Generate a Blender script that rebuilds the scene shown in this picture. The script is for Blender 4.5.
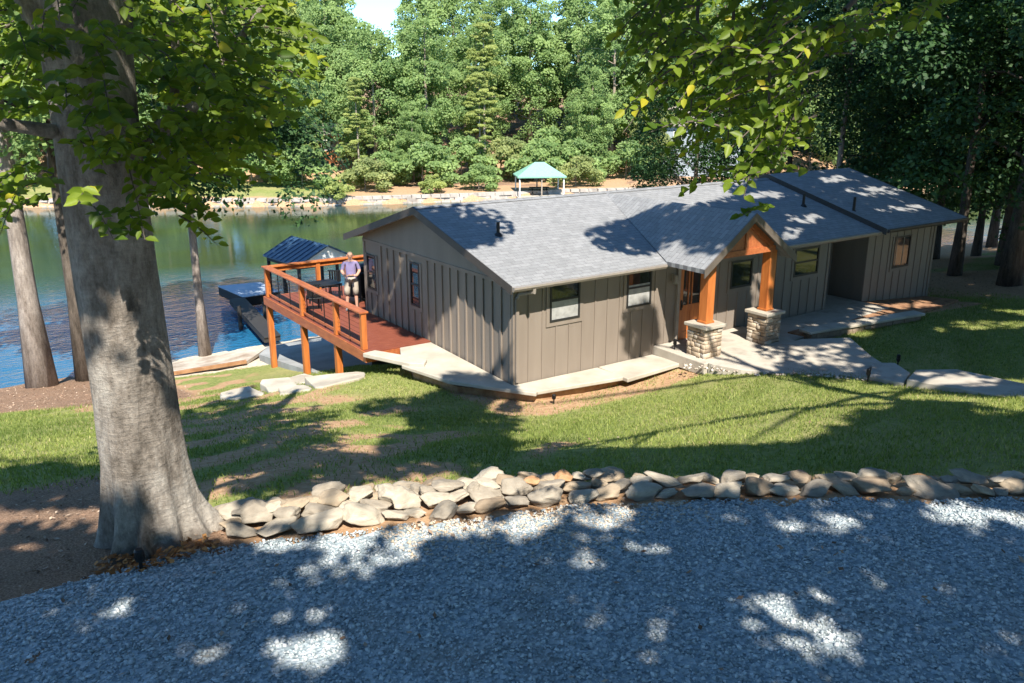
import bpy, bmesh, math, random
import numpy as np
from mathutils import Vector, Matrix, noise as mnoise
C = bpy.context.scene
R = math.radians
for o in list(bpy.data.objects): bpy.data.objects.remove(o)

# ---------------------------------------------------------------- camera, sky, sun, exposure
cam = bpy.data.objects.new('camera', bpy.data.cameras.new('camera')); C.collection.objects.link(cam)
cam.location = (-11.139, -15.938, 6.617)
cam.rotation_euler = (R(90-16.281), 0, R(55.147-90))
cam.data.sensor_width = 36; cam.data.lens = 840.4/1024*36
cam.data.clip_start = .05; cam.data.clip_end = 3000
C.camera = cam
SUN = Vector((.42, 1.0, -1.24)).normalized()          # the way the sunlight travels
SUN_EL = math.asin(-SUN.z); SUN_AZ = math.atan2(-SUN.x, -SUN.y)   # azimuth from +Y, clockwise
w = bpy.data.worlds.new('World'); C.world = w; w.use_nodes = True
nt = w.node_tree; nt.nodes.clear()
sk = nt.nodes.new('ShaderNodeTexSky'); sk.sky_type = 'NISHITA'; sk.sun_disc = False
sk.sun_elevation = SUN_EL; sk.sun_rotation = SUN_AZ; sk.altitude = 4000; sk.air_density = 1.0; sk.dust_density = 0.0; sk.ozone_density = 1.2
bg = nt.nodes.new('ShaderNodeBackground'); bg.inputs['Strength'].default_value = .15
wo = nt.nodes.new('ShaderNodeOutputWorld')
tn = nt.nodes.new('ShaderNodeMix'); tn.data_type = 'RGBA'; tn.blend_type = 'MULTIPLY'; tn.inputs[0].default_value = 1; tn.inputs[7].default_value = (.70, .93, 1.0, 1)   # a clear deep blue summer sky
nt.links.new(sk.outputs[0], tn.inputs[6]); nt.links.new(tn.outputs[2], bg.inputs[0]); nt.links.new(bg.outputs[0], wo.inputs[0])
sl_ = bpy.data.lights.new('sun', 'SUN'); sl_.energy = 4.7; sl_.angle = R(.55); sl_.color = (1, .93, .82)
so = bpy.data.objects.new('sun', sl_); C.collection.objects.link(so)
so.rotation_euler = SUN.to_track_quat('-Z', 'Y').to_euler(); so.location = (0, 0, 40)
vs = C.view_settings; vs.view_transform = 'Standard'; vs.look = 'None'; vs.exposure = 1.3; vs.gamma = 1; vs.use_curve_mapping = False
C.cycles.max_bounces = 6; C.cycles.diffuse_bounces = 3; C.cycles.glossy_bounces = 2; C.cycles.transmission_bounces = 3; C.cycles.transparent_max_bounces = 4
C.cycles.use_denoising = True

# ---------------------------------------------------------------- helpers
def put(o, parent=None):
    C.collection.objects.link(o)
    if parent is not None: o.parent = parent
    return o
def tag(o, label=None, cat=None, group=None, kind=None):
    if label: o['label'] = label
    if cat: o['category'] = cat
    if group: o['group'] = group
    if kind: o['kind'] = kind
    return o
def thing(name, label, cat, loc=(0,0,0), rz=0, group=None):
    o = put(bpy.data.objects.new(name, None)); o.location = loc; o.rotation_euler = (0,0,rz); o.empty_display_size = .2
    return tag(o, label, cat, group)
class MB:
    def __init__(s): s.v = []; s.f = []; s.m = []; s.cm = 0
    def add(s, vs_, fs):
        b = len(s.v); s.v += [tuple(q) for q in vs_]; s.f += [tuple(b+i for i in q) for q in fs]; s.m += [s.cm]*len(fs); return s
    def box(s, lo, hi, M=None):
        (a,b,c),(d,e,f) = lo,hi
        P = [(a,b,c),(d,b,c),(d,e,c),(a,e,c),(a,b,f),(d,b,f),(d,e,f),(a,e,f)]
        if M is not None: P = [tuple(M @ Vector(q)) for q in P]
        return s.add(P, [(0,3,2,1),(4,5,6,7),(0,1,5,4),(1,2,6,5),(2,3,7,6),(3,0,4,7)])
    def bar(s, p, q, w, h, up=(0,0,1)):
        p, q = Vector(p), Vector(q); d = (q-p); L = d.length; d.normalize(); u = Vector(up); sx = d.cross(u)
        if sx.length < 1e-4: sx = d.cross(Vector((1,0,0)))
        sx.normalize(); u = sx.cross(d)
        P = [p + sx*a*w/2 + u*b*h/2 + d*t*L for t in (0,1) for a,b in ((-1,-1),(1,-1),(1,1),(-1,1))]
        return s.add(P, [(0,3,2,1),(4,5,6,7),(0,1,5,4),(1,2,6,5),(2,3,7,6),(3,0,4,7)])
    def tube(s, pts, rad, n=8, cap=True):
        pts = [Vector(q) for q in pts]; b = []
        ref = Vector((.31,.17,.93))
        for i, q in enumerate(pts):
            d = (pts[min(i+1,len(pts)-1)] - pts[max(i-1,0)]).normalized()
            a = d.cross(ref)
            if a.length < .05: a = d.cross(Vector((1,0,0)))
            a.normalize(); c = d.cross(a); r = rad[i] if hasattr(rad,'__len__') else rad
            b += [q + (a*math.cos(6.28319*k/n) + c*math.sin(6.28319*k/n))*r for k in range(n)]
        F = [(i*n+k, i*n+(k+1)%n, (i+1)*n+(k+1)%n, (i+1)*n+k) for i in range(len(pts)-1) for k in range(n)]
        if cap: F += [tuple(range(n-1,-1,-1)), tuple((len(pts)-1)*n+k for k in range(n))]
        return s.add(b, F)
    def prism(s, poly, z0, z1):
        n = len(poly); z0 = z0 if hasattr(z0,'__len__') else [z0]*n; z1 = z1 if hasattr(z1,'__len__') else [z1]*n
        A = sum(poly[i][0]*poly[(i+1)%n][1]-poly[(i+1)%n][0]*poly[i][1] for i in range(n))
        if A < 0: poly, z0, z1 = poly[::-1], z0[::-1], z1[::-1]
        P = [(x,y,z) for (x,y),z in zip(poly,z0)] + [(x,y,z) for (x,y),z in zip(poly,z1)]
        return s.add(P, [tuple(range(n-1,-1,-1)), tuple(range(n,2*n))] + [(i,(i+1)%n,n+(i+1)%n,n+i) for i in range(n)])
    def build(s, name, mats, parent=None, smooth=False, bevel=0):
        me = bpy.data.meshes.new(name); me.from_pydata(s.v, [], s.f)
        for m in (mats if isinstance(mats,(list,tuple)) else [mats]): me.materials.append(m)
        me.polygons.foreach_set('material_index', s.m)
        if smooth: me.polygons.foreach_set('use_smooth', [True]*len(s.f))
        me.update(); o = put(bpy.data.objects.new(name, me), parent)
        if bevel:
            b = o.modifiers.new('bevel','BEVEL'); b.width = bevel; b.segments = 2; b.limit_method = 'ANGLE'
        return o
def npmesh(name, V, F, mat=None, tint=None, smooth=False, midx=None):
    """V (n,3); F (m,k) all the same k; tint per vertex"""
    me = bpy.data.meshes.new(name); V = np.asarray(V, np.float32); F = np.asarray(F, np.int32); m, k = F.shape
    me.vertices.add(len(V)); me.vertices.foreach_set('co', V.ravel())
    me.loops.add(m*k); me.loops.foreach_set('vertex_index', F.ravel())
    me.polygons.add(m); me.polygons.foreach_set('loop_start', np.arange(0, m*k, k, dtype=np.int32))
    try: me.polygons.foreach_set('loop_total', np.full(m, k, np.int32))
    except Exception: pass
    if smooth: me.polygons.foreach_set('use_smooth', np.ones(m, bool))
    if midx is not None: me.polygons.foreach_set('material_index', np.asarray(midx, np.int32))
    if tint is not None:
        a = me.attributes.new('tint', 'FLOAT', 'POINT'); a.data.foreach_set('value', np.asarray(tint, np.float32))
    for q in (mat if isinstance(mat,(list,tuple)) else [mat]):
        if q: me.materials.append(q)
    me.update(calc_edges=True); me.validate(); return me

# ---------------------------------------------------------------- materials
def newmat(name):
    m = bpy.data.materials.new(name); m.use_nodes = True; t = m.node_tree; b = t.nodes['Principled BSDF']; return m, t, b
def N(t, typ, **kw):
    n = t.nodes.new(typ)
    for k, v in kw.items():
        if k in n.inputs: n.inputs[k].default_value = v
        else: setattr(n, k, v)
    return n
def ramp(t, fac, stops):
    r = t.nodes.new('ShaderNodeValToRGB'); e = r.color_ramp.elements
    while len(e) < len(stops): e.new(.5)
    for q, (p, c) in zip(e, stops): q.position = p; q.color = (*c, 1)
    t.links.new(fac, r.inputs[0]); return r.outputs[0]
def mixc(t, f, a, b, mode='MIX'):
    m = t.nodes.new('ShaderNodeMix'); m.data_type = 'RGBA'; m.blend_type = mode
    for s_, v in ((0, f), (6, a), (7, b)):
        if hasattr(v, 'links') or isinstance(v, bpy.types.NodeSocket): t.links.new(v, m.inputs[s_])
        elif isinstance(v, (int, float)): m.inputs[s_].default_value = v
        else: m.inputs[s_].default_value = (*v, 1)
    return m.outputs[2]
def math_(t, op, a, b=0.0):
    m = t.nodes.new('ShaderNodeMath'); m.operation = op
    for i, v in enumerate((a, b)):
        if isinstance(v, bpy.types.NodeSocket): t.links.new(v, m.inputs[i])
        else: m.inputs[i].default_value = v
    return m.outputs[0]
def coords(t, scale=(1,1,1), kind='Object'):
    c = t.nodes.new('ShaderNodeTexCoord'); mp = t.nodes.new('ShaderNodeMapping'); mp.inputs['Scale'].default_value = scale
    t.links.new(c.outputs[kind], mp.inputs[0]); return mp.outputs[0]
def noise_(t, vec, scale, detail=4, rough=.55):
    n = N(t, 'ShaderNodeTexNoise'); n.inputs['Scale'].default_value = scale; n.inputs['Detail'].default_value = detail; n.inputs['Roughness'].default_value = rough
    t.links.new(vec, n.inputs['Vector']); return n.outputs['Fac']
def bump(t, b, h, strength=.3, dist=.02):
    n = N(t, 'ShaderNodeBump'); n.inputs['Strength'].default_value = strength; n.inputs['Distance'].default_value = dist
    t.links.new(h, n.inputs['Height']); t.links.new(n.outputs[0], b.inputs['Normal'])
def mottled(name, c0, c1, scale=3, rough=.7, bmp=.2, stretch=(1,1,1), c2=None, dist=.02, spec=.3, lo=.35, hi=.65):
    m, t, b = newmat(name); v = coords(t, stretch); n = noise_(t, v, scale, 6, .6)
    st = [(lo, c0), (hi, c1)] if c2 is None else [(lo, c0), ((lo+hi)/2, c1), (hi, c2)]
    t.links.new(ramp(t, n, st), b.inputs['Base Color']); b.inputs['Roughness'].default_value = rough; b.inputs['Specular IOR Level'].default_value = spec
    if bmp: bump(t, b, noise_(t, v, scale*5, 5), bmp, dist)
    return m
def leafmat(name, dark, light, trans=.35, rough=.55, yellow=None):
    m, t, b = newmat(name); a = N(t, 'ShaderNodeAttribute'); a.attribute_name = 'tint'
    st = [(0, dark), (.85, light)] + ([(1, yellow)] if yellow else [])
    col = ramp(t, a.outputs['Fac'], st); t.links.new(col, b.inputs['Base Color']); b.inputs['Roughness'].default_value = rough; b.inputs['Specular IOR Level'].default_value = .25
    tr = N(t, 'ShaderNodeBsdfTranslucent'); mx = N(t, 'ShaderNodeMixShader'); mx.inputs[0].default_value = trans
    tc = mixc(t, .7, col, (1.5, 1.7, .5), 'MULTIPLY'); t.links.new(tc, tr.inputs[0])
    t.links.new(b.outputs[0], mx.inputs[1]); t.links.new(tr.outputs[0], mx.inputs[2])
    t.links.new(mx.outputs[0], t.nodes['Material Output'].inputs[0]); return m
def tintmat(name, stops, rough=.8, spec=.2):
    m, t, b = newmat(name); a = N(t, 'ShaderNodeAttribute'); a.attribute_name = 'tint'
    t.links.new(ramp(t, a.outputs['Fac'], stops), b.inputs['Base Color']); b.inputs['Roughness'].default_value = rough; b.inputs['Specular IOR Level'].default_value = spec
    return m
def plain(name, c, rough=.6, metal=0, spec=.4, var=.12):
    m, t, b = newmat(name); n = noise_(t, coords(t), 6, 4)
    t.links.new(ramp(t, n, [(.3, tuple(q*(1-var) for q in c)), (.7, tuple(min(1,q*(1+var)) for q in c))]), b.inputs['Base Color'])
    b.inputs['Roughness'].default_value = rough; b.inputs['Metallic'].default_value = metal; b.inputs['Specular IOR Level'].default_value = spec; return m
M = {}
M['siding'] = mottled('painted_siding', (.185,.153,.125), (.215,.18,.148), 2.2, .6, .05, (1,1,.15))
M['trim'] = plain('dark_trim', (.05,.042,.036), .5)
M['fascia'] = plain('brown_fascia', (.10,.083,.07), .45)
M['gutter'] = plain('grey_brown_gutter', (.24,.21,.18), .35)
M['soffit'] = plain('soffit_paint', (.12,.10,.085), .7)
M['frame'] = plain('window_frame_black', (.02,.02,.02), .4)
M['casing'] = M['siding']
M['cedar'] = mottled('orange_stained_cedar', (.33,.095,.022), (.47,.155,.038), 2, .45, .15, (6,6,.6), spec=.4)
M['deckwood'] = mottled('red_stained_boards', (.155,.042,.026), (.225,.070,.040), 3, .5, .12, (1,8,8), spec=.35)
M['railwood'] = mottled('stained_rail_wood', (.27,.075,.028), (.40,.13,.045), 2.5, .4, .12, (5,1,5), spec=.4)
M['deckbeam'] = mottled('brown_stained_beam', (.14,.05,.025), (.22,.08,.04), 2.5, .5, .1, (5,1,5))
M['black'] = plain('black_metal', (.012,.012,.013), .45, .2)
M['concrete'] = mottled('pale_concrete', (.30,.27,.228), (.41,.375,.32), 1.4, .85, .15, c2=(.355,.32,.265))
M['flagstone'] = mottled('pale_flagstone', (.33,.295,.24), (.46,.42,.35), 1.1, .8, .2)
M['patio'] = mottled('grey_patio_slab', (.22,.23,.23), (.32,.33,.33), 1.2, .8, .1)
M['timber'] = mottled('landscape_timber', (.22,.11,.05), (.34,.19,.10), 3, .8, .3)
M['white'] = plain('white_paint', (.75,.75,.72), .5)
M['bluemetal'] = plain('blue_metal_roof', (.03,.068,.125), .4, 0, .5)
M['greenmetal'] = plain('pale_green_roof', (.20,.40,.30), .6)
M['dockdeck'] = mottled('weathered_dock_boards', (.32,.38,.45), (.42,.48,.55), 3, .6, .1, (1,8,1))
M['darkwood'] = plain('dark_dock_timber', (.03,.028,.026), .7)
def shingles():
    m, t, b = newmat('grey_asphalt_shingles'); v = coords(t)
    br = N(t, 'ShaderNodeTexBrick'); br.offset = .5; t.links.new(v, br.inputs['Vector'])
    for k, q in (('Scale',1.0),('Brick Width',.30),('Row Height',.14),('Mortar Size',.006),('Mortar Smooth',.2),('Bias',0.0)): br.inputs[k].default_value = q
    br.inputs['Color1'].default_value = (.215,.22,.222,1); br.inputs['Color2'].default_value = (.265,.27,.272,1); br.inputs['Mortar'].default_value = (.13,.13,.135,1)
    n = noise_(t, v, 5, 5); n2 = noise_(t, v, 60, 3)
    c = mixc(t, .35, br.outputs['Color'], ramp(t, n, [(.3,(.45,.45,.46)),(.7,(1,1,1))]), 'MULTIPLY')
    c = mixc(t, .5, c, ramp(t, n2, [(.3,(.6,.6,.62)),(.7,(1.2,1.2,1.2))]), 'MULTIPLY')
    t.links.new(c, b.inputs['Base Color']); b.inputs['Roughness'].default_value = .85; b.inputs['Specular IOR Level'].default_value = .35
    bump(t, b, math_(t, 'ADD', br.outputs['Fac'], n2), .4, .01); return m
M['shingle'] = shingles()
def glassmat():
    m, t, b = newmat('window_glass'); n = noise_(t, coords(t), 1.5, 2)
    t.links.new(ramp(t, n, [(.3,(.012,.014,.016)),(.7,(.03,.033,.035))]), b.inputs['Base Color']); b.inputs['Roughness'].default_value = .04; b.inputs['Specular IOR Level'].default_value = .9
    return m
M['glass'] = glassmat()
M['blind'] = plain('window_blind', (.30,.30,.29), .35, 0, .6, .25)
def barkmat(name, dark, mid, light, sc=1.0, st=(1,1,.45), b_=.5):
    m, t, b = newmat(name); v = coords(t, st)
    n1 = noise_(t, v, 2.2*sc, 9, .72); n2 = noise_(t, v, 14*sc, 8, .8); n3 = noise_(t, coords(t, (1,1,3)), 9*sc, 5, .6)
    c = ramp(t, n1, [(.36, dark), (.47, mid), (.62, light)])
    c = mixc(t, .55, c, ramp(t, n2, [(.36,(.32,.30,.28)),(.5,(.9,.88,.85)),(.64,(1.25,1.22,1.18))]), 'MULTIPLY')
    c = mixc(t, .25, c, ramp(t, n3, [(.4,(.6,.6,.6)),(.6,(1.1,1.1,1.1))]), 'MULTIPLY')
    t.links.new(c, b.inputs['Base Color']); b.inputs['Roughness'].default_value = .9; b.inputs['Specular IOR Level'].default_value = .15
    bump(t, b, math_(t,'ADD', n2, math_(t,'MULTIPLY', n3, .6)), b_, .045); return m
M['bark_big'] = barkmat('grey_lichen_bark', (.10,.085,.07), (.24,.21,.18), (.40,.37,.33), 1.0, (1,1,.45), .9)
M['bark_pale'] = barkmat('pale_grey_bark', (.14,.115,.10), (.24,.205,.18), (.36,.32,.29), 1.5, (1,1,.25))
M['bark_dark'] = barkmat('dark_bark', (.05,.042,.035), (.09,.075,.062), (.15,.125,.105), 2.0, (1,1,.2))
M['bark_far'] = barkmat('far_bark', (.20,.16,.12), (.30,.25,.20), (.42,.36,.30), 1.0)
M['twig'] = plain('twig_bark', (.09,.075,.055), .8)
M['leaf_near'] = leafmat('broad_leaf', (.06,.115,.014), (.22,.29,.03), .45, .45, (.45,.38,.03))
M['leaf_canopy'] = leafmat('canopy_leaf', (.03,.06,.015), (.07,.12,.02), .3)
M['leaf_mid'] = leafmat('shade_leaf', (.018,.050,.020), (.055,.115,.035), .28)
M['leaf_teal'] = leafmat('teal_green_leaf', (.10,.175,.055), (.27,.365,.13), .38)
M['leaf_green'] = leafmat('mid_green_leaf', (.10,.17,.055), (.27,.37,.13), .38)
M['leaf_yellow'] = leafmat('yellow_green_leaf', (.14,.19,.05), (.35,.39,.12), .38)
M['leaf_olive'] = leafmat('olive_leaf', (.13,.17,.06), (.32,.35,.13), .38)
# ---------------------------------------------------------------- terrain
CTRL = np.array([
 (-30,-40,2.6),(-11,-40,2.4),(10,-40,2.4),(40,-40,2.0),(-30,-20,2.4),(-11,-16,2.1),(-4,-18,2.1),(6,-18,2.1),(20,-20,1.4),(40,-18,.6),
 (-20,-8,2.1),(-9.5,-9.5,2.03),(-6,-11,2.03),(-2,-13,2.03),(3,-15,1.98),
 (-12.5,-7,2.0),(-9.3,-7.3,1.95),(-7.2,-8.1,1.95),(-5,-9,1.95),(-3,-10.2,1.95),(-.8,-11.8,1.95),(2,-13.2,1.85),
 (-20,0,.8),(-10,0,.55),(-10,6,-.85),(-10,12,-2.1),(-9,15,-2.7),(-10,18.2,-3.5),(-20,18.2,-3.5),(-30,18.2,-3.5),(-30,8,-1.5),
 (-5,-4,.95),(-5,0,.15),(-5,4,-.75),(-4.5,8,-1.75),(-4.2,13,-2.7),(-3,18.2,-3.5),(-2.6,15.5,-3.0),
 (-2,-6,.95),(-2,-2,-.12),(-2.2,1,-.38),(-2.2,3.6,-.5),(-2,6.1,-1.25),(-2,8.8,-1.95),(-2,12.4,-2.6),(0,13.5,-2.7),(2,9,-2.1),(2,13,-2.6),(5,18.2,-3.5),
 (1,-6,.72),(.3,-1.5,-.40),(4,-8,.95),(3,-2,-.38),(4.2,-4.2,.22),(4.6,-2.6,-.14),(8,-10,.85),(7.4,-8,.42),(6.8,-5.4,.08),(6,-3.4,.0),(9,-5,.05),(9.5,-3,-.05),(12,-3,.0),(14,-3,.0),(13,-1,-.15),
 (9,4,-.6),(5,4,-.6),(15,4,-.7),(18.5,-.3,-.5),(20,-6,.1),(23,-.6,-.5),(25,2.2,-.8),(31,4,-1.0),(37,7,-2.0),(20,10,-1.6),(30,11,-2.2),(20,18.2,-3.5),(35,17,-3.5),(48,15,-3.5),(60,8,-3.3),(60,-10,-1.0)],float)
def _phi(r): return np.where(r > 1e-6, r*r*np.log(r + 1e-9), 0.0)
_n = len(CTRL)
_A = np.zeros((_n+3, _n+3)); _d = np.linalg.norm(CTRL[:,None,:2]-CTRL[None,:,:2], axis=2)
_A[:_n,:_n] = _phi(_d) + .6*np.eye(_n); _A[:_n,_n] = 1; _A[:_n,_n+1:] = CTRL[:,:2]; _A[_n:,:_n] = _A[:_n,_n:].T
_W = np.linalg.solve(_A, np.r_[CTRL[:,2], 0, 0, 0])
LAKE_Z = -3.5
FARX = np.array([-400,-60,-5.3,18,34,43,60,80,110,140,400.]); FARY = np.array([200,110,77,61.3,55.5,53.6,46,38,25,5,-200.])
NEARX = np.array([-400,-30,20,35,48,60,100,140,400.]); NEARY = np.array([18.3,18.3,18.3,17.2,15.2,12,6,-6,-210.])
def terrain(x, y):
    x = np.atleast_1d(np.asarray(x, float)); y = np.atleast_1d(np.asarray(y, float)); sh = np.broadcast(x, y).shape
    x, y = np.broadcast_to(x, sh).ravel(), np.broadcast_to(y, sh).ravel()
    xc, yc = np.clip(x, -34, 60), np.clip(y, -40, 19)
    z = np.empty(len(x))
    for i in range(0, len(x), 20000):
        s = slice(i, i+20000)
        r = np.sqrt((xc[s,None]-CTRL[None,:,0])**2 + (yc[s,None]-CTRL[None,:,1])**2)
        z[s] = _phi(r) @ _W[:_n] + _W[_n] + xc[s]*_W[_n+1] + yc[s]*_W[_n+2]
    ny, fy = np.interp(x, NEARX, NEARY), np.interp(x, FARX, FARY)
    d1 = y - ny                                   # > 0: out in the lake
    k = np.clip((d1 + 2.5)/2.5, 0, 1)
    z = np.where(d1 < 0, z*(1-k) + (LAKE_Z + .06*(-d1))*k, LAKE_Z - np.minimum(d1*.25, 1.6))
    d2 = (y - fy)*.82                             # > 0: on the far bank
    far = LAKE_Z - 1.6 + np.clip((d2 + 1.0)/1.2, 0, 1)*2.3 + np.maximum(d2, 0)*.035 + np.clip(d2-9, 0, 45)*.17
    far += .35*np.sin(x*.11)*np.clip(d2/20, 0, 1) + .5*np.sin(x*.05+y*.07)*np.clip((d2-10)/30, 0, 1)
    z = np.where(d2 > -1.0, np.maximum(z, far), z)
    return z.reshape(sh)
# ---------------------------------------------------------------- the ground, one sheet to the horizon
def smooth(x, a, b): k = np.clip((x-a)/(b-a), 0, 1); return k*k*(3-2*k)
ROCKX = np.array([-14,-10.4,-9.3,-7.2,-5,-3,-.8,2.,6.,12.]); ROCKY = np.array([-6.2,-6.8,-7.3,-8.1,-9.0,-10.25,-11.8,-13.2,-15.5,-19.])
def rocky(x): return np.interp(x, ROCKX, ROCKY)
_rn = np.random.default_rng(5)
_ph = _rn.uniform(0, 6.28, (10,)); _fr = _rn.uniform(-1.4, 1.4, (10,2))
def wob(x, y, s=1.0): return sum(np.sin(s*(x*_fr[i,0]+y*_fr[i,1])+_ph[i]) for i in range(10))/4.5
def masks(x, y):
    d = y - rocky(x); n = wob(x, y); n2 = wob(x, y, 3.1)
    ny, fy = np.interp(x, NEARX, NEARY), np.interp(x, FARX, FARY)
    near = (y < ny)
    grass = smooth(d, .45, 1.3)*(y < 60)
    grass = grass*(1 - smooth(-d, -.2, .3))
    grass = np.where(near, grass, 0)
    bank = smooth(y + .35*x, 4.6, 7.0)*smooth(-x, 5.0, 6.0)                    # mulch bank above the lake, left
    patchy = smooth(-(x+1.2+n*.8), 0, 2.2)*smooth(x, -9.6, -8.4)*smooth(y, -8, -6)
    grass = grass*(1-bank)
    grass *= 1 - .7*patchy*smooth(n2+.45*n, -.35, .35)
    grass *= 1 - (.62+.3*np.clip(n2,-1,1))*smooth(-(x+5.2+n*.6), 0, 1.4)*smooth(x, -9.4, -8.9)*smooth(-(y+2.6+n*.8), 0, 1.5)
    mul = bank*(x < -5) + (x < -8.9)*(d > -4)*(1-smooth(y+n*.3, -4.2, -2.4))
    mul = np.clip(mul, 0, 1); grass *= 1-mul
    hx = np.maximum(np.maximum(-x, x-19), 0); hy = np.maximum(-1.0-y, 0)
    strip = smooth(-(np.hypot(hx*.75, hy)), -1.15-.25*n, -.55)*(y < 5)*(x < 4.9)*(x > -2.2)    # dry dirt strip below the ledge
    grass *= 1-strip*(.75+.25*np.clip(n2,-1,1))
    wood = smooth(x + .45*y, 17.5, 20.5)                             # leaf litter under the trees at the right
    lit = wood*(1-smooth(-(y+8), 0, 3)); grass *= 1-.75*lit*smooth(n+.4, -.4, .4)
    bed = (x > 9.5)*(x < 18.6)*(y > -2.1)*(y < .6); grass *= 1-bed
    sand = np.where((x > -6.2)*(y > 9.5)*(y < 18.3)*(x < 6)*(x > -5.2+n*.5), smooth(y+n*.6, 12.2, 13.6), 0.)
    d2 = (y - fy)*.82
    fg = smooth(d2, 1.2, 2.4)*(1-smooth(d2+2*n, 9, 12))*(1-smooth(x, 20, 28))
    grass = np.where(d2 > 0, fg, grass); mul = np.where(d2 > 0, np.maximum(smooth(d2+3*n, 16, 24)*.8, smooth(x, 24, 32)*smooth(n2+.8*n, -.5, .4)*smooth(d2, 2, 5)*.75), mul)
    sand = np.where(d2 > 0, smooth(x, 24, 36)*smooth(d2, .5, 3)*(1-smooth(d2, 16, 24))*.15, sand)
    return np.clip(grass,0,1), np.clip(mul,0,1), np.clip(sand,0,1)
def axis(segs):
    out = []
    for a, b, s in segs: out += list(np.arange(a, b, s))
    return np.array(sorted(set(np.round(out, 3))))
gx = axis([(-900,-200,100),(-200,-60,14),(-60,-22,2.5),(-22,-13,.6),(-13,10,.2),(10,28,.4),(28,120,2.0),(120,220,10),(220,901,85)])
gy = axis([(-600,-100,80),(-100,-30,10),(-30,-18,1.5),(-18,-13.5,.5),(-13.5,8,.2),(8,19.5,.35),(19.5,48,1.6),(48,130,1.3),(130,220,10),(220,901,85)])
X, Y = np.meshgrid(gx, gy); Z = terrain(X, Y)
_fine = .018*(wob(X, Y, 5.0) + .6*wob(Y, X, 9.0)); Z = Z + np.where((Y < 18), _fine, 0)
G, ML, SD = masks(X, Y)
nx, ny_ = len(gx), len(gy); idx = np.arange(nx*ny_).reshape(ny_, nx)
Fq = np.stack([idx[:-1,:-1], idx[:-1,1:], idx[1:,1:], idx[1:,:-1]], -1).reshape(-1,4)
def groundmat():
    m, t, b = newmat('yard_ground'); v = coords(t)
    a = N(t, 'ShaderNodeAttribute'); a.attribute_name = 'zone'; sp = N(t, 'ShaderNodeSeparateColor'); t.links.new(a.outputs['Color'], sp.inputs[0])
    n1 = noise_(t, v, 1.1, 7, .65); n2 = noise_(t, v, 9, 6, .65); n3 = noise_(t, v, 45, 4, .6); n0 = noise_(t, v, .35, 4, .5)
    soil = ramp(t, n2, [(.3,(.30,.175,.095)),(.55,(.42,.27,.16)),(.75,(.50,.36,.24))])
    grass = ramp(t, n2, [(.3,(.10,.14,.035)),(.5,(.20,.235,.07)),(.72,(.33,.31,.12))])
    grass = mixc(t, math_(t,'MULTIPLY', ramp(t, n0, [(.42,(0,0,0)),(.66,(1,1,1))]), .5), grass, (.34,.29,.14))
    mul = ramp(t, n3, [(.3,(.11,.07,.048)),(.5,(.25,.17,.12)),(.72,(.40,.30,.22))])
    mul = mixc(t, .5, mul, ramp(t, n1, [(.3,(.6,.55,.5)),(.7,(1.2,1.0,.85))]), 'MULTIPLY')
    sand = ramp(t, n2, [(.3,(.44,.36,.27)),(.7,(.66,.58,.47))])
    def edge(s):
        return ramp(t, math_(t,'ADD', s, math_(t,'MULTIPLY', math_(t,'SUBTRACT', math_(t,'ADD', n2, math_(t,'MULTIPLY', n3, .5)), .75), .9)), [(.38,(0,0,0)),(.58,(1,1,1))])
    c = mixc(t, edge(sp.outputs[0]), soil, grass); c = mixc(t, edge(sp.outputs[1]), c, mul); c = mixc(t, edge(sp.outputs[2]), c, sand)
    t.links.new(c, b.inputs['Base Color']); b.inputs['Roughness'].default_value = .95; b.inputs['Specular IOR Level'].default_value = .1
    bump(t, b, math_(t,'ADD', n3, n2), .6, .04); return m
M['ground'] = groundmat()
me = npmesh('ground', np.c_[X.ravel(), Y.ravel(), Z.ravel()], Fq, M['ground'], smooth=True)
ca = me.color_attributes.new('zone', 'FLOAT_COLOR', 'POINT')
ca.data.foreach_set('color', np.c_[G.ravel(), ML.ravel(), SD.ravel(), np.ones(G.size)].astype(np.float32).ravel())
tag(put(bpy.data.objects.new('ground', me)), kind='structure')

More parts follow.
